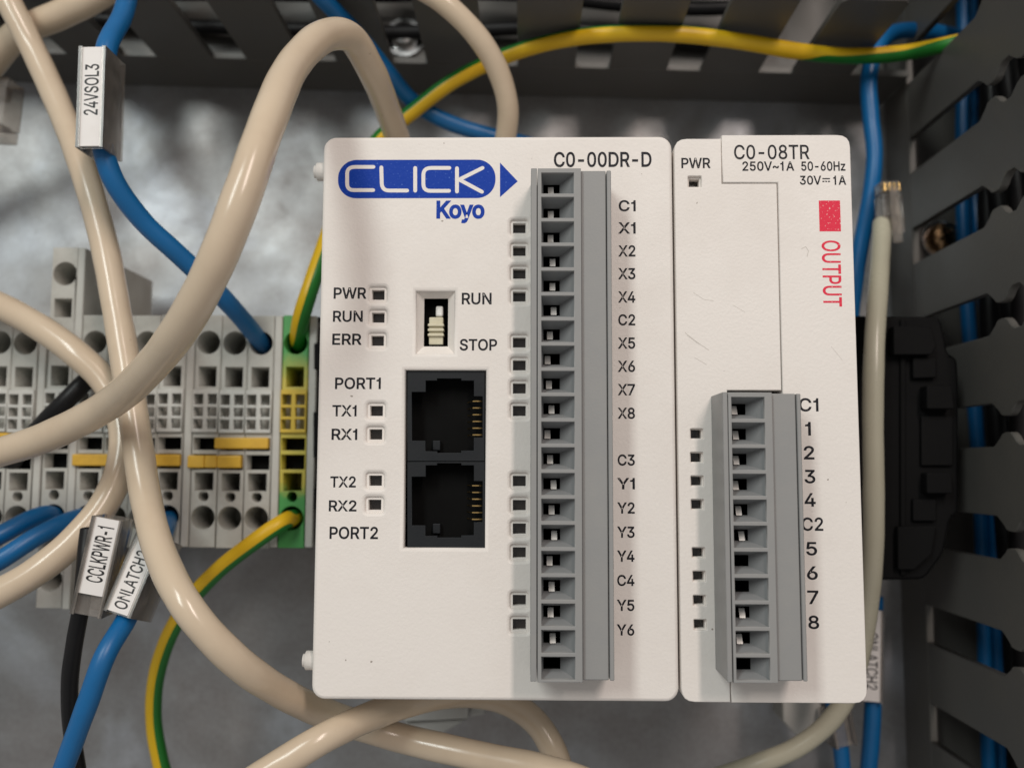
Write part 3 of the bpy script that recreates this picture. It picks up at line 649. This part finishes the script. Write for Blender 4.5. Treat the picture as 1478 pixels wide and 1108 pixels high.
M.add('front_cover', plate_me(round_poly(pa, [2, 0, 0, 0, 0, 0, 0, 0, 2]), hl, 69.6, ZF - 0.1, 0.14, 1), 'white_case')
pb = [(xs1 + g, yB), (MR, yB), (MR, MB), (xs3 + g, MB), (xs3 + g, ycb), (xs2 + g, ycb), (xs2 + g, yst + g), (xs1 + g, yst + g)]
M.add('wiring_cover', plate_me(round_poly(pb, [0, 2, 2, 0, 0, 0, 0, 0]), [], 69.6, ZF, 0.14, 1), 'white_case')
for c, a_, b_ in mh:
    fr = M.add('led_window', plate_me(rrect(c.x - 1.5, c.x + 1.5, c.y - 1.3, c.y + 1.3), [rrect(c.x - 0.82, c.x + 0.82, c.y - 0.66, c.y + 0.66)], 72.4, 74.3, 0.05), 'white_case')
    link('lens', box_me(c.x - 1.0, c.x + 1.0, c.y - 0.9, c.y + 0.9, 71.6, 72.6, 0.25), 'led_lens', fr)
M.add('rail_foot', plate_me(px([(1130, 985), (1196, 985), (1196, 1050), (1150, 1062), (1130, 1040)], 20), [], 12, 20, 0.4), 'foot_grey')
TM = lambda *a_, **k: T(*a_, root=mod, **k)
TM('PWR', 984, 1025, 228.5, 242.5, z=ZF - 0.1 + .015)
TM('C0-08TR', 1060, 1168, 209.5, 230, 0.010)
TM('250V~1A', 1072, 1146, 233.5, 246.5); TM('50-60Hz', 1157, 1220, 233.5, 246.5)
TM('30V', 1155, 1185, 254, 266.5); TM('1A', 1203, 1221, 254, 266.5)
for u0, u1, v in ((1187, 1198, 258), (1187, 1190, 262), (1191.2, 1193.8, 262), (1195, 1198, 262)):
    p0, p1 = at(u0, v + .9, ZP), at(u1, v - .9, ZP)
    M.add('lettering', raw('dash', [(p0.x, p0.y, ZP), (p1.x, p0.y, ZP), (p1.x, p1.y, ZP), (p0.x, p1.y, ZP)], [(0, 1, 2, 3)]), 'print_black')
p0, p1 = at(1183, 334, ZP), at(1212.5, 289.5, ZP)
M.add('red_square', raw('square', [(p0.x, p0.y, ZP), (p1.x, p0.y, ZP), (p1.x, p1.y, ZP), (p0.x, p1.y, ZP)], [(0, 1, 2, 3)]), 'print_red')
TM('OUTPUT', 1186, 1212.5, 347.5, 442, 0.010, 'print_red', turn=-90)
for s, v, u0, u1 in (('C1', 584, 1154, 1181), ('1', 618.5, 1163, 1170), ('2', 653, 1161, 1175), ('3', 687.5, 1162, 1176.5), ('4', 721, 1162, 1177), ('C2', 756, 1158, 1188), ('5', 791.5, 1164.5, 1179), ('6', 826.5, 1165.5, 1180), ('7', 861.5, 1166, 1181), ('8', 897.5, 1167.5, 1182)):
    TM(s, u0, u1, v - 9.3, v + 9.3, 0.014)

# scuffs and rubbed spots on the cover
for pts_, wd_, zz in (([(989, 480), (1004, 492), (1023, 505)], .10, -.1), ([(992, 484), (1010, 497)], .06, -.1), ([(1003, 516), (1020, 526)], .08, -.1), ([(1001, 422), (1016, 432), (1030, 434)], .06, -.1),
                  ([(1157, 359), (1163, 356), (1167, 362), (1165, 370)], .12, 0), ([(1200, 500), (1216, 520)], .05, 0), ([(1058, 440), (1075, 450)], .05, -.1)):
    me = fill_curve([stroke_loop([tuple(at(u, v, ZP).xy) for u, v in pts_], wd_)])
    for v in me.vertices: v.co = Vector((v.co.x, v.co.y, ZP + zz)) * S
    M.add('scuff_mark', me, 'scuff')
# ================================================================== plug-in connectors
ZC = 83.0
def connector(label, ua, va, ub, vb, ncell, us, clamps):
    """us: left edge, groove, opening left/right, ridge right, slab right, strip right as pixel columns at the connector's top edge"""
    xx = [at(u, va, ZC).x for u in us]
    dx = (at(ua, va, ZC).x - xx[0])
    L, G1_, OL, ORr, RR, SR, ER = xx
    yt, yb = at(ua, va, ZC).y, at(ub, vb, ZC).y
    root = thing('plug_connector', label, 'connector', 'grey plug-in screwless connectors', ((L + ER) / 2, (yt + yb) / 2, 70.6))
    K = Sub(root); pitch = (yt - yb - 0.5) / ncell
    cells = []
    for i in range(ncell):
        y1 = yt - 0.35 - i * pitch - 0.32; y0 = yt - 0.35 - (i + 1) * pitch + 0.22
        cells.append((y0, y1))
    K.add('cell_block', plate_me(rrect(G1_ + .12, RR, yb, yt), [rrect(OL, ORr, a_, b_) for a_, b_ in cells], 70.7, ZC, 0.08, 1), 'connector_grey')
    K.add('edge_strip', box_me(L, G1_, yb + .05, yt + .05, 70.7, ZC - 0.1, 0.08, 1), 'connector_grey')
    K.add('slab', box_me(RR + 0.02, SR, yb + 0.12, yt - 0.1, 70.7, ZC - 0.9, 0.12, 1), 'connector_grey')
    K.add('edge_strip', box_me(SR + 0.13, ER, yb + 0.10, yt - 0.12, 70.7, ZC - 0.7, 0.1, 1), 'connector_grey')
    for i, (y0, y1) in enumerate(cells):
        ym = (y0 + y1) / 2
        ir = (OL + .35, OL + .35 + 2.45, ym - .82, ym + .78)
        fn = K.add('wire_entry', funnel_me((OL - .1, ORr + .1, y0 - .1, y1 + .1), ZC - 0.55, ir, ZC - 3.4), 'connector_inner')
        link('entry_shaft', funnel_me(ir, ZC - 3.4, ir, ZC - 3.5, ZC - 8.0), 'dark_inside', fn)
        k = clamps[i]
        if k is not None:
            cx = ir[0] + 0.45 + k * 1.5
            link('spring_clamp', raw('clamp', [(cx - .42, ir[2] + .02, ZC - 2.9), (cx + .42, ir[2] + .02, ZC - 2.9), (cx + .42, ir[3] - .30, ZC - 3.55), (cx - .42, ir[3] - .30, ZC - 3.55), (cx - .42, ir[3] - .2, ZC - 6.5), (cx + .42, ir[3] - .2, ZC - 6.5)],
                                  [(0, 1, 2, 3), (3, 2, 5, 4)]), 'tin_clamp', fn)
    # the ribs between the cells dip towards the middle
    return root
rnd = random.Random(3)
cl20 = [.45, .45, .42, .62, .6, .72, .35, .12, .25, .5, .1, .35, .7, .5, .75, .3, .5, .4, .6, None]
connector('long grey twenty-way connector plugged into the white controller', 767, 243, 771, 984, 20, (766.5, 775, 781.5, 828, 838.5, 875, 882.5), cl20)
cl11 = [.2, .3, .3, .2, .45, .7, None, None, .6, .3, None]
connector('short grey eleven-way connector plugged into the narrow output module', 1043, 566, 1050, 985, 11, (1043, 1050, 1055.5, 1103, 1114, 1150.5, 1157.5), cl11)
# ================================================================== terminal blocks on the rail
ZT = 40.0
yv = lambda v: at(300, v, ZT).y
TCY = (yv(455) + yv(790)) / 2
Yr = lambda v: yv(v) - TCY
PW = 5.05
def block_meshes(hw, top=None, bottom=None):
    """the shared meshes of one terminal block: half width hw; top/bottom: extra wire stations above / below"""
    y1, y0 = Yr(top or 455), Yr(bottom or 790)
    hs = [circle(0, Yr(494.5), 2.26), rrect(-1.72, 1.72, Yr(558), Yr(529)),
          rrect(-hw + .25, hw - .25, Yr(649.5), Yr(631.5)), rrect(-hw + .25, hw - .25, Yr(677), Yr(655.5)), rrect(-hw + .3, hw - .3, Yr(620), Yr(566)),
          rrect(-1.78, 1.78, Yr(708), Yr(682)), circle(0, Yr(716.5), 0.98, 16), circle(0, Yr(747), 2.26)]
    if top: hs += [circle(0.1, Yr(396), 2.32), rrect(-1.7, 1.7, Yr(459), Yr(432))]
    if bottom: hs += [circle(0, Yr(838), 2.3), rrect(-1.7, 1.7, Yr(800), Yr(776))]
    r = [plate_me(rrect(-hw, hw, y0, y1), hs, 29, ZT, 0.12, 1), box_me(-hw + .02, hw - .02, y0 + .3, y1 - .3, 8, 29.05)]
    # sloping shoulders at both ends
    return r
def lattice_me(hw):
    hs = []
    rows = [(569, 584), (588, 601), (605, 619)]
    for a_, b_ in rows:
        hs.append(rrect(-hw + .28, -0.42, Yr(b_), Yr(a_))); hs.append(rrect(0.42, hw - .28, Yr(b_), Yr(a_)))
    return plate_me(rrect(-hw + .03, hw - .03, Yr(624), Yr(562.5)), hs, ZT - 0.6, ZT + 0.75, 0.1, 1)
HW = PW / 2 - 0.03
bm_norm = block_meshes(HW); bm_tall = block_meshes(HW, 358, 880); lat = lattice_me(HW)
pocket = box_me(-HW + .27, HW - .27, Yr(621), Yr(565), ZT - 3.5, ZT - 2.6); pocket.materials.append(MATS['terminal_grey'])
slotm = box_me(-HW + .2, HW - .2, Yr(678), Yr(631), ZT - 7, ZT - 3.4); slotm.materials.append(MATS['dark_inside'])  # black filler block: shade of the deep slots put in as colour
for m_ in bm_norm + bm_tall: m_.materials.append(MATS['terminal_grey'])
pe = [m_.copy() for m_ in bm_norm]
for m_ in pe: m_.materials.clear(); m_.materials.append(MATS['earth_green_yellow'])
lat_y = lat.copy(); lat_y.materials.append(MATS['pe_yellow']); lat.materials.append(MATS['marker_clear'])
def terminal(u, label, meshes=bm_norm, lt=lat, name='terminal_block'):
    x = at(u, 494, ZT).x
    jr = random.Random(int(u * 10)); jy, jz = jr.uniform(-.16, .16), jr.uniform(-.12, .12)
    root = thing(name, label, 'terminal block', 'terminal blocks in a row on the rail', (x, TCY + jy, 8.0 + jz))
    for nm, me in (('face', meshes[0]), ('housing', meshes[1]), ('marker_strip', lt), ('marker_floor', pocket), ('slot_shade', slotm)):
        o = link(nm, me, None, root); o.location = (0, 0, -8.0 * S)
    return x
GU = [377, 339, 301]
x_pe = terminal(427, 'green and yellow earth terminal block with striped wires in both holes', pe, lat_y, 'earth_terminal_block')
terminal(377, 'grey terminal block with blue wire in its upper hole, beside the green one')
terminal(339, 'grey terminal block second from the green one, both holes empty')
terminal(301, 'grey terminal block third from the green one, left end of its yellow jumpers')
terminal(250, 'grey terminal block with blue wire in its lower hole beneath the crossing beige cables')
terminal(212.5, 'grey terminal block with dark empty upper hole right of the crossing beige cables')
terminal(175, 'grey terminal block hidden behind the crossing of three beige cables')
terminal(137, 'grey terminal block with a black wire bent out of its upper half')
terminal(88, 'tall grey terminal block reaching above and below its row', bm_tall)
terminal(37, 'grey terminal block left of the tall block, upper hole empty')
terminal(-1, 'grey terminal block cut by the left edge of the picture')
terminal(-39, 'grey terminal block at the far left end of the row')
# thin end plates between the groups
epm = box_me(-0.72, 0.72, Yr(789), Yr(456), 8, ZT + 0.15, 0.15, 1); epm.materials.append(MATS['end_plate_grey'])
ept = box_me(-0.72, 0.72, Yr(880), Yr(358), 8, ZT + 0.1, 0.15, 1); ept.materials.append(MATS['end_plate_grey'])
for u, me, lb in ((402, epm, 'thin grey end plate between the grey blocks and the green one'), (276, epm, 'thin grey end plate between the two groups of grey blocks'),
                  (112.5, ept, 'tall thin grey end plate on the side of the tall terminal block'), (62.5, epm, 'thin grey end plate left of the tall terminal block'),
                  (452, epm, 'thin grey end plate between the green block and the black stop')):
    x = at(u, 494, ZT).x
    o = tag(link('end_plate', me), lb, 'end plate', 'thin end plates between the terminal blocks'); o.location = (x * S, TCY * S, 0)
# yellow jumpers
def jumper(u0, u1, v0, v1, label, z1=ZT + 0.9, notches=()):
    a_, c_ = at(u0, v1, ZT), at(u1, v0, ZT)
    root = thing('jumper_bar', label, 'jumper', 'yellow jumper bars pushed into the terminal blocks', ((a_.x + c_.x) / 2, (a_.y + c_.y) / 2, ZT - 4))
    J = Sub(root)
    xs = [a_.x] + [at(u, v0, ZT).x for u in notches] + [c_.x]
    for i in range(len(xs) - 1):
        J.add('grip', box_me(xs[i] + (0.03 if i else 0), xs[i + 1], a_.y, c_.y, ZT - 2.5, z1 - 0.06 * (i % 2), 0.28, 2), 'jumper_yellow')
jumper(311, 389, 631.5, 647.5, 'yellow jumper bar in the upper slots near the green block')
jumper(272, 350, 657, 675, 'yellow jumper bar in the lower slots, right of the end plate', notches=(297, 315))
jumper(106, 262, 655.5, 672, 'long yellow jumper bar in the lower slots behind the beige cables')
jumper(-40, 24, 624, 640, 'yellow jumper bar peeping out above the thick beige cable at the left edge', z1=ZT + .5)
# black end stop between the blocks and the controller
def outline(name, pts, z0, z1, mat, label, cat, extra=()):
    c = at(sum(p[0] for p in pts) / len(pts), sum(p[1] for p in pts) / len(pts), z1)
    root = thing(name, label, cat, 'black end stops on the rail', (c.x, c.y, z0)); K = Sub(root)
    K.add('body', plate_me(round_poly(px(pts, z1), 1.2, 4), [], z0, z1, 0.6, 2), mat)
    for nm, p2, a_, b_ in extra: K.add(nm, plate_me(round_poly(px(p2, b_), 0.3, 2), [], a_, b_, 0.2, 1), mat)
outline('end_stop', [(461, 462), (478, 462), (478, 790), (459, 790)], 8, 39.5, 'black_plastic', 'black plastic end stop squeezed between green block and controller', 'end stop',
        [('catch', [(453, 495), (475, 495), (475, 533), (453, 533)], 36, 40.5), ('catch', [(452, 594), (475, 594), (475, 660), (452, 660)], 36, 40.5), ('catch', [(450, 705), (475, 705), (475, 735), (450, 735)], 36, 40.0)])
outline('end_stop', [(1222, 455), (1357, 457), (1364, 485), (1369, 512), (1382, 515), (1384, 545), (1384, 742), (1372, 748), (1362, 800), (1335, 836), (1222, 838)], 10, 41, 'black_plastic',
        'large black plastic end stop between output module and side duct', 'end stop',
        [('shoulder', [(1290, 470), (1345, 472), (1352, 500), (1345, 512), (1290, 512)], 40, 43.5), ('shoulder', [(1296, 760), (1352, 758), (1345, 800), (1320, 822), (1296, 822)], 40, 42.6), ('post', [(1338, 556), (1374, 556), (1378, 590), (1338, 590)], 40, 44.0), ('post', [(1338, 682), (1374, 682), (1376, 712), (1338, 712)], 40, 43.6), ('catch', [(1318, 516), (1352, 515), (1352, 545), (1318, 546)], 40.5, 42.2), ('rib', [(1300, 460), (1308, 460), (1308, 830), (1300, 830)], 40.5, 41.6), ('catch', [(1330, 600), (1376, 600), (1376, 672), (1330, 672)], 40.5, 41.8),
         ('clamp_screw_seat', [(1318, 720), (1352, 720), (1352, 752), (1318, 752)], 40.5, 41.9)])

# ================================================================== cables and wires
BE = 'beige round cables'
cable('beige_cable', [(-120, 690, 58), (-40, 664, 62), (60, 633, 66), (150, 588, 73), (215, 532, 84), (268, 462, 93), (313, 375, 98), (352, 275, 99), (385, 180, 95), (425, 92, 85), (470, 52, 77), (505, 54, 71),
      (535, 100, 62), (558, 155, 48), (575, 205, 36), (590, 262, 26), (610, 330, 20)], 5.0, 'cable_beige', 'thick beige cable arching over the terminal blocks and behind the controller top', 'cable', BE, 12, ext='s')
cable('beige_cable', [(-60, -130, 44), (-22, -60, 47), (12, 2, 48), (48, 72, 47), (88, 160, 49), (122, 250, 53), (150, 350, 56), (168, 445, 59), (184, 540, 62), (198, 635, 65), (210, 715, 68), (232, 800, 74), (272, 878, 79), (335, 948, 77), (410, 1001, 68),
      (480, 1033, 60), (570, 1062, 56), (680, 1088, 58), (800, 1114, 60), (900, 1152, 60), (985, 1215, 52), (1030, 1330, 34), (1040, 1480, 10), (1030, 1600, 5)], 4.8, 'cable_beige', 'beige cable running from the top left corner down and under the controller', 'cable', BE, 12, ext='s')
cable('beige_cable', [(-130, 400, 44), (-60, 418, 46), (0, 441, 48), (60, 474, 50), (112, 512, 51), (152, 552, 51), (176, 608, 52), (176, 665, 54), (152, 725, 57), (105, 782, 60), (50, 826, 62), (-10, 860, 63), (-90, 900, 64)], 5.0, 'cable_beige',
      'beige cable bending in a U at the left below the other two', 'cable', BE, 12, ext='se')
cable('beige_cable', [(-70, 230, 16), (-42, 150, 27), (-12, 92, 36), (30, 47, 41), (90, 20, 43), (150, -12, 45), (220, -70, 46)], 5.6, 'cable_beige', 'short beige cable arc crossing the top left corner', 'cable', BE, ext='se')
cable('beige_cable', [(520, -70, 52), (585, -30, 52), (640, 4, 51), (690, 54, 48), (720, 105, 44), (733, 155, 40), (729, 205, 35), (720, 260, 28), (710, 330, 22)], 4.3, 'cable_beige', 'beige cable dropping from the upper duct behind the controller logo corner', 'cable', BE, ext='s')
cable('beige_cable', [(330, 1150, 76), (405, 1102, 74), (470, 1063, 72), (530, 1035, 66), (590, 1014, 58), (660, 1001, 54), (725, 1010, 50), (772, 1040, 49), (800, 1085, 50), (812, 1130, 50), (816, 1190, 48)], 4.6, 'cable_beige', 'beige cable arched in front of the lower edge of the controller', 'cable', BE, ext='se')
pg = [(1273, 322, 29.5), (1272, 350, 33), (1268, 410, 42), (1262, 500, 48), (1260, 600, 49), (1261, 700, 49), (1260, 800, 47), (1252, 880, 43), (1242, 940, 40), (1224, 1000, 38), (1196, 1042, 37), (1150, 1078, 36), (1090, 1103, 35), (1000, 1135, 30)]
cable('ivory_cable', pg, 3.7, 'cable_ivory', 'slim ivory cable running down between output module and side duct', 'cable', ext='e')

BW = 'blue insulated wires'
cable('blue_wire', [(200, -70, 30), (189, -25, 50), (176, 25, 60), (154, 70, 66.3), (149.5, 120, 66.8), (148, 170, 66.8), (149, 214, 66.6), (165, 262, 65), (205, 318, 61), (255, 365, 57), (305, 412, 52), (345, 455, 46), (372, 488, 39), (382, 503, 32)], 3.5, 'wire_blue',
      'blue wire through a labelled sleeve into the upper hole by the green block', 'wire', BW, ext='s')
cable('blue_wire', [(410, -80, 50), (450, -20, 49), (482, 15, 44), (520, 55, 36), (560, 105, 30), (600, 150, 24), (650, 178, 22), (705, 195, 20), (780, 215, 18), (840, 250, 14)], 3.5, 'wire_blue', 'blue wire slanting behind the arched cable to the controller top', 'wire', BW, ext='s')
cable('blue_wire', [(1420, 70, 14), (1375, 52, 14), (1325, 44, 17), (1285, 50, 21), (1262, 78, 24), (1254, 118, 25), (1257, 170, 25), (1262, 225, 25), (1256, 285, 24), (1244, 345, 22), (1232, 420, 20), (1222, 520, 16)], 3.5, 'wire_blue', 'blue wire coming out of the upper duct beside the output module', 'wire', BW)
cable('blue_wire', [(-110, 822, 52), (-50, 795, 51), (0, 772, 49), (38, 752, 46), (62, 743, 43), (78, 744, 39), (84, 749, 33)], 3.5, 'wire_blue', 'upper of two blue wires entering lower holes at the left edge', 'wire', BW, ext='s')
cable('blue_wire', [(-110, 860, 53), (-50, 832, 53), (0, 808, 52), (50, 776, 49), (92, 755, 45), (115, 747, 41), (127, 748, 33)], 3.5, 'wire_blue', 'lower of two blue wires entering lower holes at the left edge', 'wire', BW, ext='s')
cable('blue_wire', [(246, 744, 33), (243, 752, 40), (234, 775, 52), (218, 812, 61), (200, 850, 63.5), (184, 890, 65.5), (152, 945, 70), (128, 1010, 70), (106, 1070, 68), (88, 1120, 66), (66, 1200, 60)], 3.3, 'wire_blue', 'blue wire hanging from the tilted labelled sleeve down to the lower edge', 'wire', BW, ext='e')
cable('blue_wire', [(1262, 860, 18), (1262, 930, 18), (1260, 1010, 18), (1257, 1070, 18), (1250, 1150, 16)], 3.5, 'wire_blue', 'blue wire in the printed sleeve below the output module corner', 'wire', BW, ext='e')
cable('blue_wire', [(1190, 960, 20), (1205, 1030, 22), (1213, 1075, 23), (1218, 1130, 22), (1222, 1180, 20)], 3.2, 'wire_blue', 'blue wire in a short clear sleeve below the output module', 'wire', BW, ext='e')
LAB = ['blue wire inside the side duct closest to its slotted wall', 'second blue wire inside the side duct from its slotted wall', 'deepest blue wire inside the side duct, lying on its floor']
for i, (dx, z, d) in enumerate(((15.8, 6, 3.2), (19.2, 5.5, 3.2), (22.6, 4.4, 3.2))):
    path = spline([Vector((RX + dx + 0.8 * math.sin(k * 1.3 + i), 150 - k * 25, z + 1.2 * math.sin(k * .9 + i * 2))) for k in range(13)], 6)
    me = tube_me(path, d, 14); me.materials.append(MATS['wire_blue'])
    tag(link('blue_wire', me), LAB[i], 'wire', 'wires inside the side duct')
for i, (dx, z, d) in enumerate(((18.5, 11.5, 4.4), (15.5, 23, 4.6), (13.2, 29.5, 4.4), (20.5, 19, 5.0), (20.5, 28, 4.8), (16.5, 36, 4.4), (26, 20, 5.0), (26, 31, 4.6), (31, 12, 5.2))):
    path = spline([Vector((RX + dx + 1.0 * math.sin(k * 1.1 + i * 1.7), 150 - k * 25, z + 1.5 * math.sin(k * .8 + i * 2.3))) for k in range(13)], 6)
    me = tube_me(path, d, 14); me.materials.append(MATS['wire_black'])  # black cables added to block light and keep the duct's inside dark
    tag(link('added_black_cable', me), 'added black cable darkening the inside of the side duct', 'cable', 'added black cables darkening the side duct')
for i, (dy, z) in enumerate(((13, 6), (20, 9))):
    path = spline([Vector((-140 + k * 18, TOPD[1] + dy + math.tan(ang) * (-140 + k * 18) + math.sin(k + i), z + math.sin(k * 1.7 + i))) for k in range(12)], 6)
    me = tube_me(path, 3.4, 14); me.materials.append(MATS['wire_black'])
    tag(link('black_wire', me), ('dark wire inside the upper duct nearer its slotted front wall', 'dark wire inside the upper duct farther from its slotted front wall')[i], 'wire', 'dark wires inside the upper duct')
cable('black_wire', [(128, 764, 63), (124, 800, 64.5), (121, 840, 65), (117, 875, 65), (108, 925, 63), (101, 980, 61), (102, 1040, 59), (112, 1110, 57), (124, 1180, 54)], 2.7, 'wire_black', 'black wire hanging from the upright labelled sleeve', 'wire', ext='e')
cable('black_wire', [(150, 530, 30), (140, 537, 38), (124, 550, 44), (104, 570, 45.5), (82, 592, 45.5), (58, 617, 44), (30, 648, 41), (5, 690, 36)], 3.5, 'wire_black', 'short black wire across the marker strips under the thick beige cable', 'wire')
YG = 'yellow and green striped earth wires'
cable('earth_wire', [(431, 503, 30), (430, 492, 37), (434, 462, 42), (445, 425, 44), (462, 375, 42), (490, 300, 36), (525, 232, 30), (552, 196, 27), (592, 164, 26), (655, 117, 27), (735, 79, 29), (815, 57, 34), (890, 49, 37), (985, 50, 37), (1075, 61, 36),
      (1150, 74, 34), (1225, 81, 32), (1300, 77, 31), (1360, 66, 30), (1400, 58, 30), (1450, 50, 28)], 3.3, 'wire_yellow', 'yellow and green striped wire running along the upper duct into the side duct', 'wire', YG, 10, 0.36, [(0, 75), (.16, 70), (.30, -58), (.42, -62), (.60, -85), (.70, -100), (.76, -180), (.80, -265), (.86, -285), (.95, -330), (1, -350)])
cable('earth_wire', [(430, 750, 31), (425, 746, 38), (404, 756, 43), (365, 783, 44), (318, 820, 42), (275, 866, 38), (243, 920, 34), (225, 980, 31), (222, 1040, 29), (232, 1100, 28), (252, 1170, 26)], 3.2, 'wire_yellow',
      'yellow and green striped wire curving down from the lower hole of the green block', 'wire', YG, 10, 0.42, [(0, -115), (.3, -105), (.55, -92), (.8, -78), (1, -62)], ext='e')

# ------------------------------------------------------------------ labelled sleeves
def sleeve(label, a_, c_, wd, dep, text, tw, th, toff, roll=0.0, lab=True, flip=1, lablen=1.0):
    """clear rectangular sleeve from a_ to c_ (middle of its top face), a printed white strip in its upper channel"""
    ax = (c_ - a_); ln = ax.length; yd = ax.normalized()
    up = Vector((math.sin(roll), 0, math.cos(roll))); up = (up - yd * up.dot(yd)).normalized(); xd = yd.cross(up)
    def pt(x, y, z): return a_ + xd * x + yd * y + up * z
    root = thing('wire_sleeve', label, 'wire label', 'clear label sleeves on wires', pt(0, ln / 2, -dep)); K = Sub(root)
    def bx(x0, x1, y0, y1, z0, z1):
        v = [pt(x, y, z) for z in (z0, z1) for y in (y0, y1) for x in (x0, x1)]
        return raw('b', v, [(0, 2, 3, 1), (4, 5, 7, 6), (0, 1, 5, 4), (2, 6, 7, 3), (0, 4, 6, 2), (1, 3, 7, 5)])
    h = wd / 2
    t_ = 0.35
    K.add('side_wall', bx(-h, -h + t_, 0, ln, -dep, 0), 'sleeve_clear'); K.add('side_wall', bx(h - t_, h, 0, ln, -dep, 0), 'sleeve_clear')
    K.add('bottom_wall', bx(-h + t_, h - t_, 0, ln, -dep, -dep + t_), 'sleeve_clear')
    K.add('channel_wall', bx(-h + t_, h - t_, 0, ln, -1.15, -0.85), 'sleeve_clear')
    if lab:
        st = K.add('label_strip', bx(-h + .4, h - .4, 0.25 + ln * (1 - lablen), ln - 0.1, -0.75, -0.28), 'label_white')
    K.add('lip', bx(-h + t_, -h + .6, 0, ln, -0.2, 0.0), 'sleeve_clear'); K.add('lip', bx(h - .6, h - t_, 0, ln, -0.2, 0.0), 'sleeve_clear')
    if text:
        # letters read along +yd (flip = 1) or -yd
        X = yd * flip; Y = up.cross(X)
        o_ = pt(0, ln / 2, -0.262) + yd * toff - X * (tw / 2) - Y * (th / 2)
        under(lettering(text, (o_, X, Y), tw, th, 'ink_black', root, 0.012), root)
sleeve('clear sleeve with white label reading 24VSOL3 on a blue wire', at(128, 212, 71), at(133, 66, 71), 4.5, 7.4, '24VSOL3', 8.6, 2.3, 1.2, R(0))
sleeve('clear sleeve with white label reading CCLKPWR-1 on the black wire', at(123, 889, 69.0), at(155, 748, 69.0), 5.0, 5.4, 'CCLKPWR-1', 8.8, 2.6, 2.0, R(4), lablen=0.80)
sleeve('tilted clear sleeve with white label reading ONLATCH2 on a blue wire', at(168, 886, 69), at(217, 770, 66), 4.8, 7.8, 'ONLATCH2', 9.3, 2.2, -1.0, R(-6))
sleeve('clear sleeve with printed label half hidden behind the output module', at(1258, 1014, 21), at(1260, 880, 21), 4.6, 5.5, 'ONLATCH2', 11.5, 2.3, -1.0, R(-8), flip=-1)
sleeve('short unprinted clear sleeve on a blue wire below the output module', at(1223, 1078, 26), at(1213, 1025, 26), 4.6, 5.0, None, 1, 1, 0, R(6), lab=False)

# ------------------------------------------------------------------ clear plugs
def plug(label, c, ang_, wd, ln, ht, mat, pins, rib=True):
    root = thing('modular_plug', label, 'plug', 'clear modular plugs', c, ang_)
    h = wd / 2; y0, y1 = -ln / 2, ln / 2
    def add(nm, *b_, m_=mat): link(nm, box_me(*b_), m_, root)
    add('shell', -h, h, y0, y1 - 2.6, 0, ht, 0.35, 2)
    add('nose', -h + .2, h - .2, y1 - 2.5, y1, 0, ht - 0.5, 0.25, 1)
    add('latch', -h * .45, h * .45, y0 - 2.5, y1 - 1.5, ht + .5, ht + 1.3, 0.2, 1)
    add('strain_relief', -h * .7, h * .7, y0 + 1, y0 + 4, ht * .3, ht * .8, 0.3, 1)
    for k in range(pins):
        xk = -h + wd * (k + .8) / (pins + .6)
        link('contact', box_me(xk - .2, xk + .2, y1 - 2.3, y1 - 0.6, ht - .45, ht + .12, 0.05, 1), 'gold_pin', root)
plug('clear modular plug at the left edge beneath the upper duct', at(0, 168, 28), R(176), 9.6, 12.5, 6.5, 'plug_clear', 6)
plug('clear modular plug with gilt contacts on the ivory cable by the side duct', at(1277, 306, 27), R(2), 4.4, 11.0, 4.4, 'plug_clear', 4)

# ------------------------------------------------------------------ screws
def screw(label, c, r, mat, washer):
    root = thing('screw', label, 'screw', 'screws on the duct floors', c)
    bm = bmesh.new()
    prof = [(r, 0), (r, r * .25), (r * .93, r * .45), (r * .72, r * .66), (r * .4, r * .76), (0.001, r * .78)]
    n = 28; rings = []
    for rr, z in prof: rings.append([bm.verts.new((rr * math.cos(2 * math.pi * k / n), rr * math.sin(2 * math.pi * k / n), z)) for k in range(n)])
    for i in range(len(rings) - 1):
        for k in range(n): bm.faces.new((rings[i][k], rings[i][(k + 1) % n], rings[i + 1][(k + 1) % n], rings[i + 1][k]))
    bmesh.ops.scale(bm, vec=(S, S, S), verts=bm.verts)
    me = bpy.data.meshes.new('head'); bm.to_mesh(me); bm.free()
    hd = link('head', me, mat, root, True); hd.location = (0, 0, 0.9 * S)
    for a_ in (25, 115):
        sl = link('drive_slot', box_me(-r * .5, r * .5, -r * .09, r * .09, r * .45, r * .795), 'dark_inside', hd); sl.rotation_euler = (0, 0, R(a_))
    w_ = plate_me(circle(0, 0, washer, 32), [circle(0, 0, r * .4, 20)], 0, 0.9, 0.15, 1)
    link('washer', w_, 'steel_screw', root, True)
p_ = at(1359, 345, 3); screw('bronze-coloured domed screw seen through a slot of the side duct', (p_.x, p_.y, 2.0), 3.7, 'brass_screw', 4.6)
p_ = at(583, 50, 4); screw('bright steel screw seen through a slot of the upper duct', (p_.x, p_.y, 2.0), 3.4, 'steel_screw', 5.0)
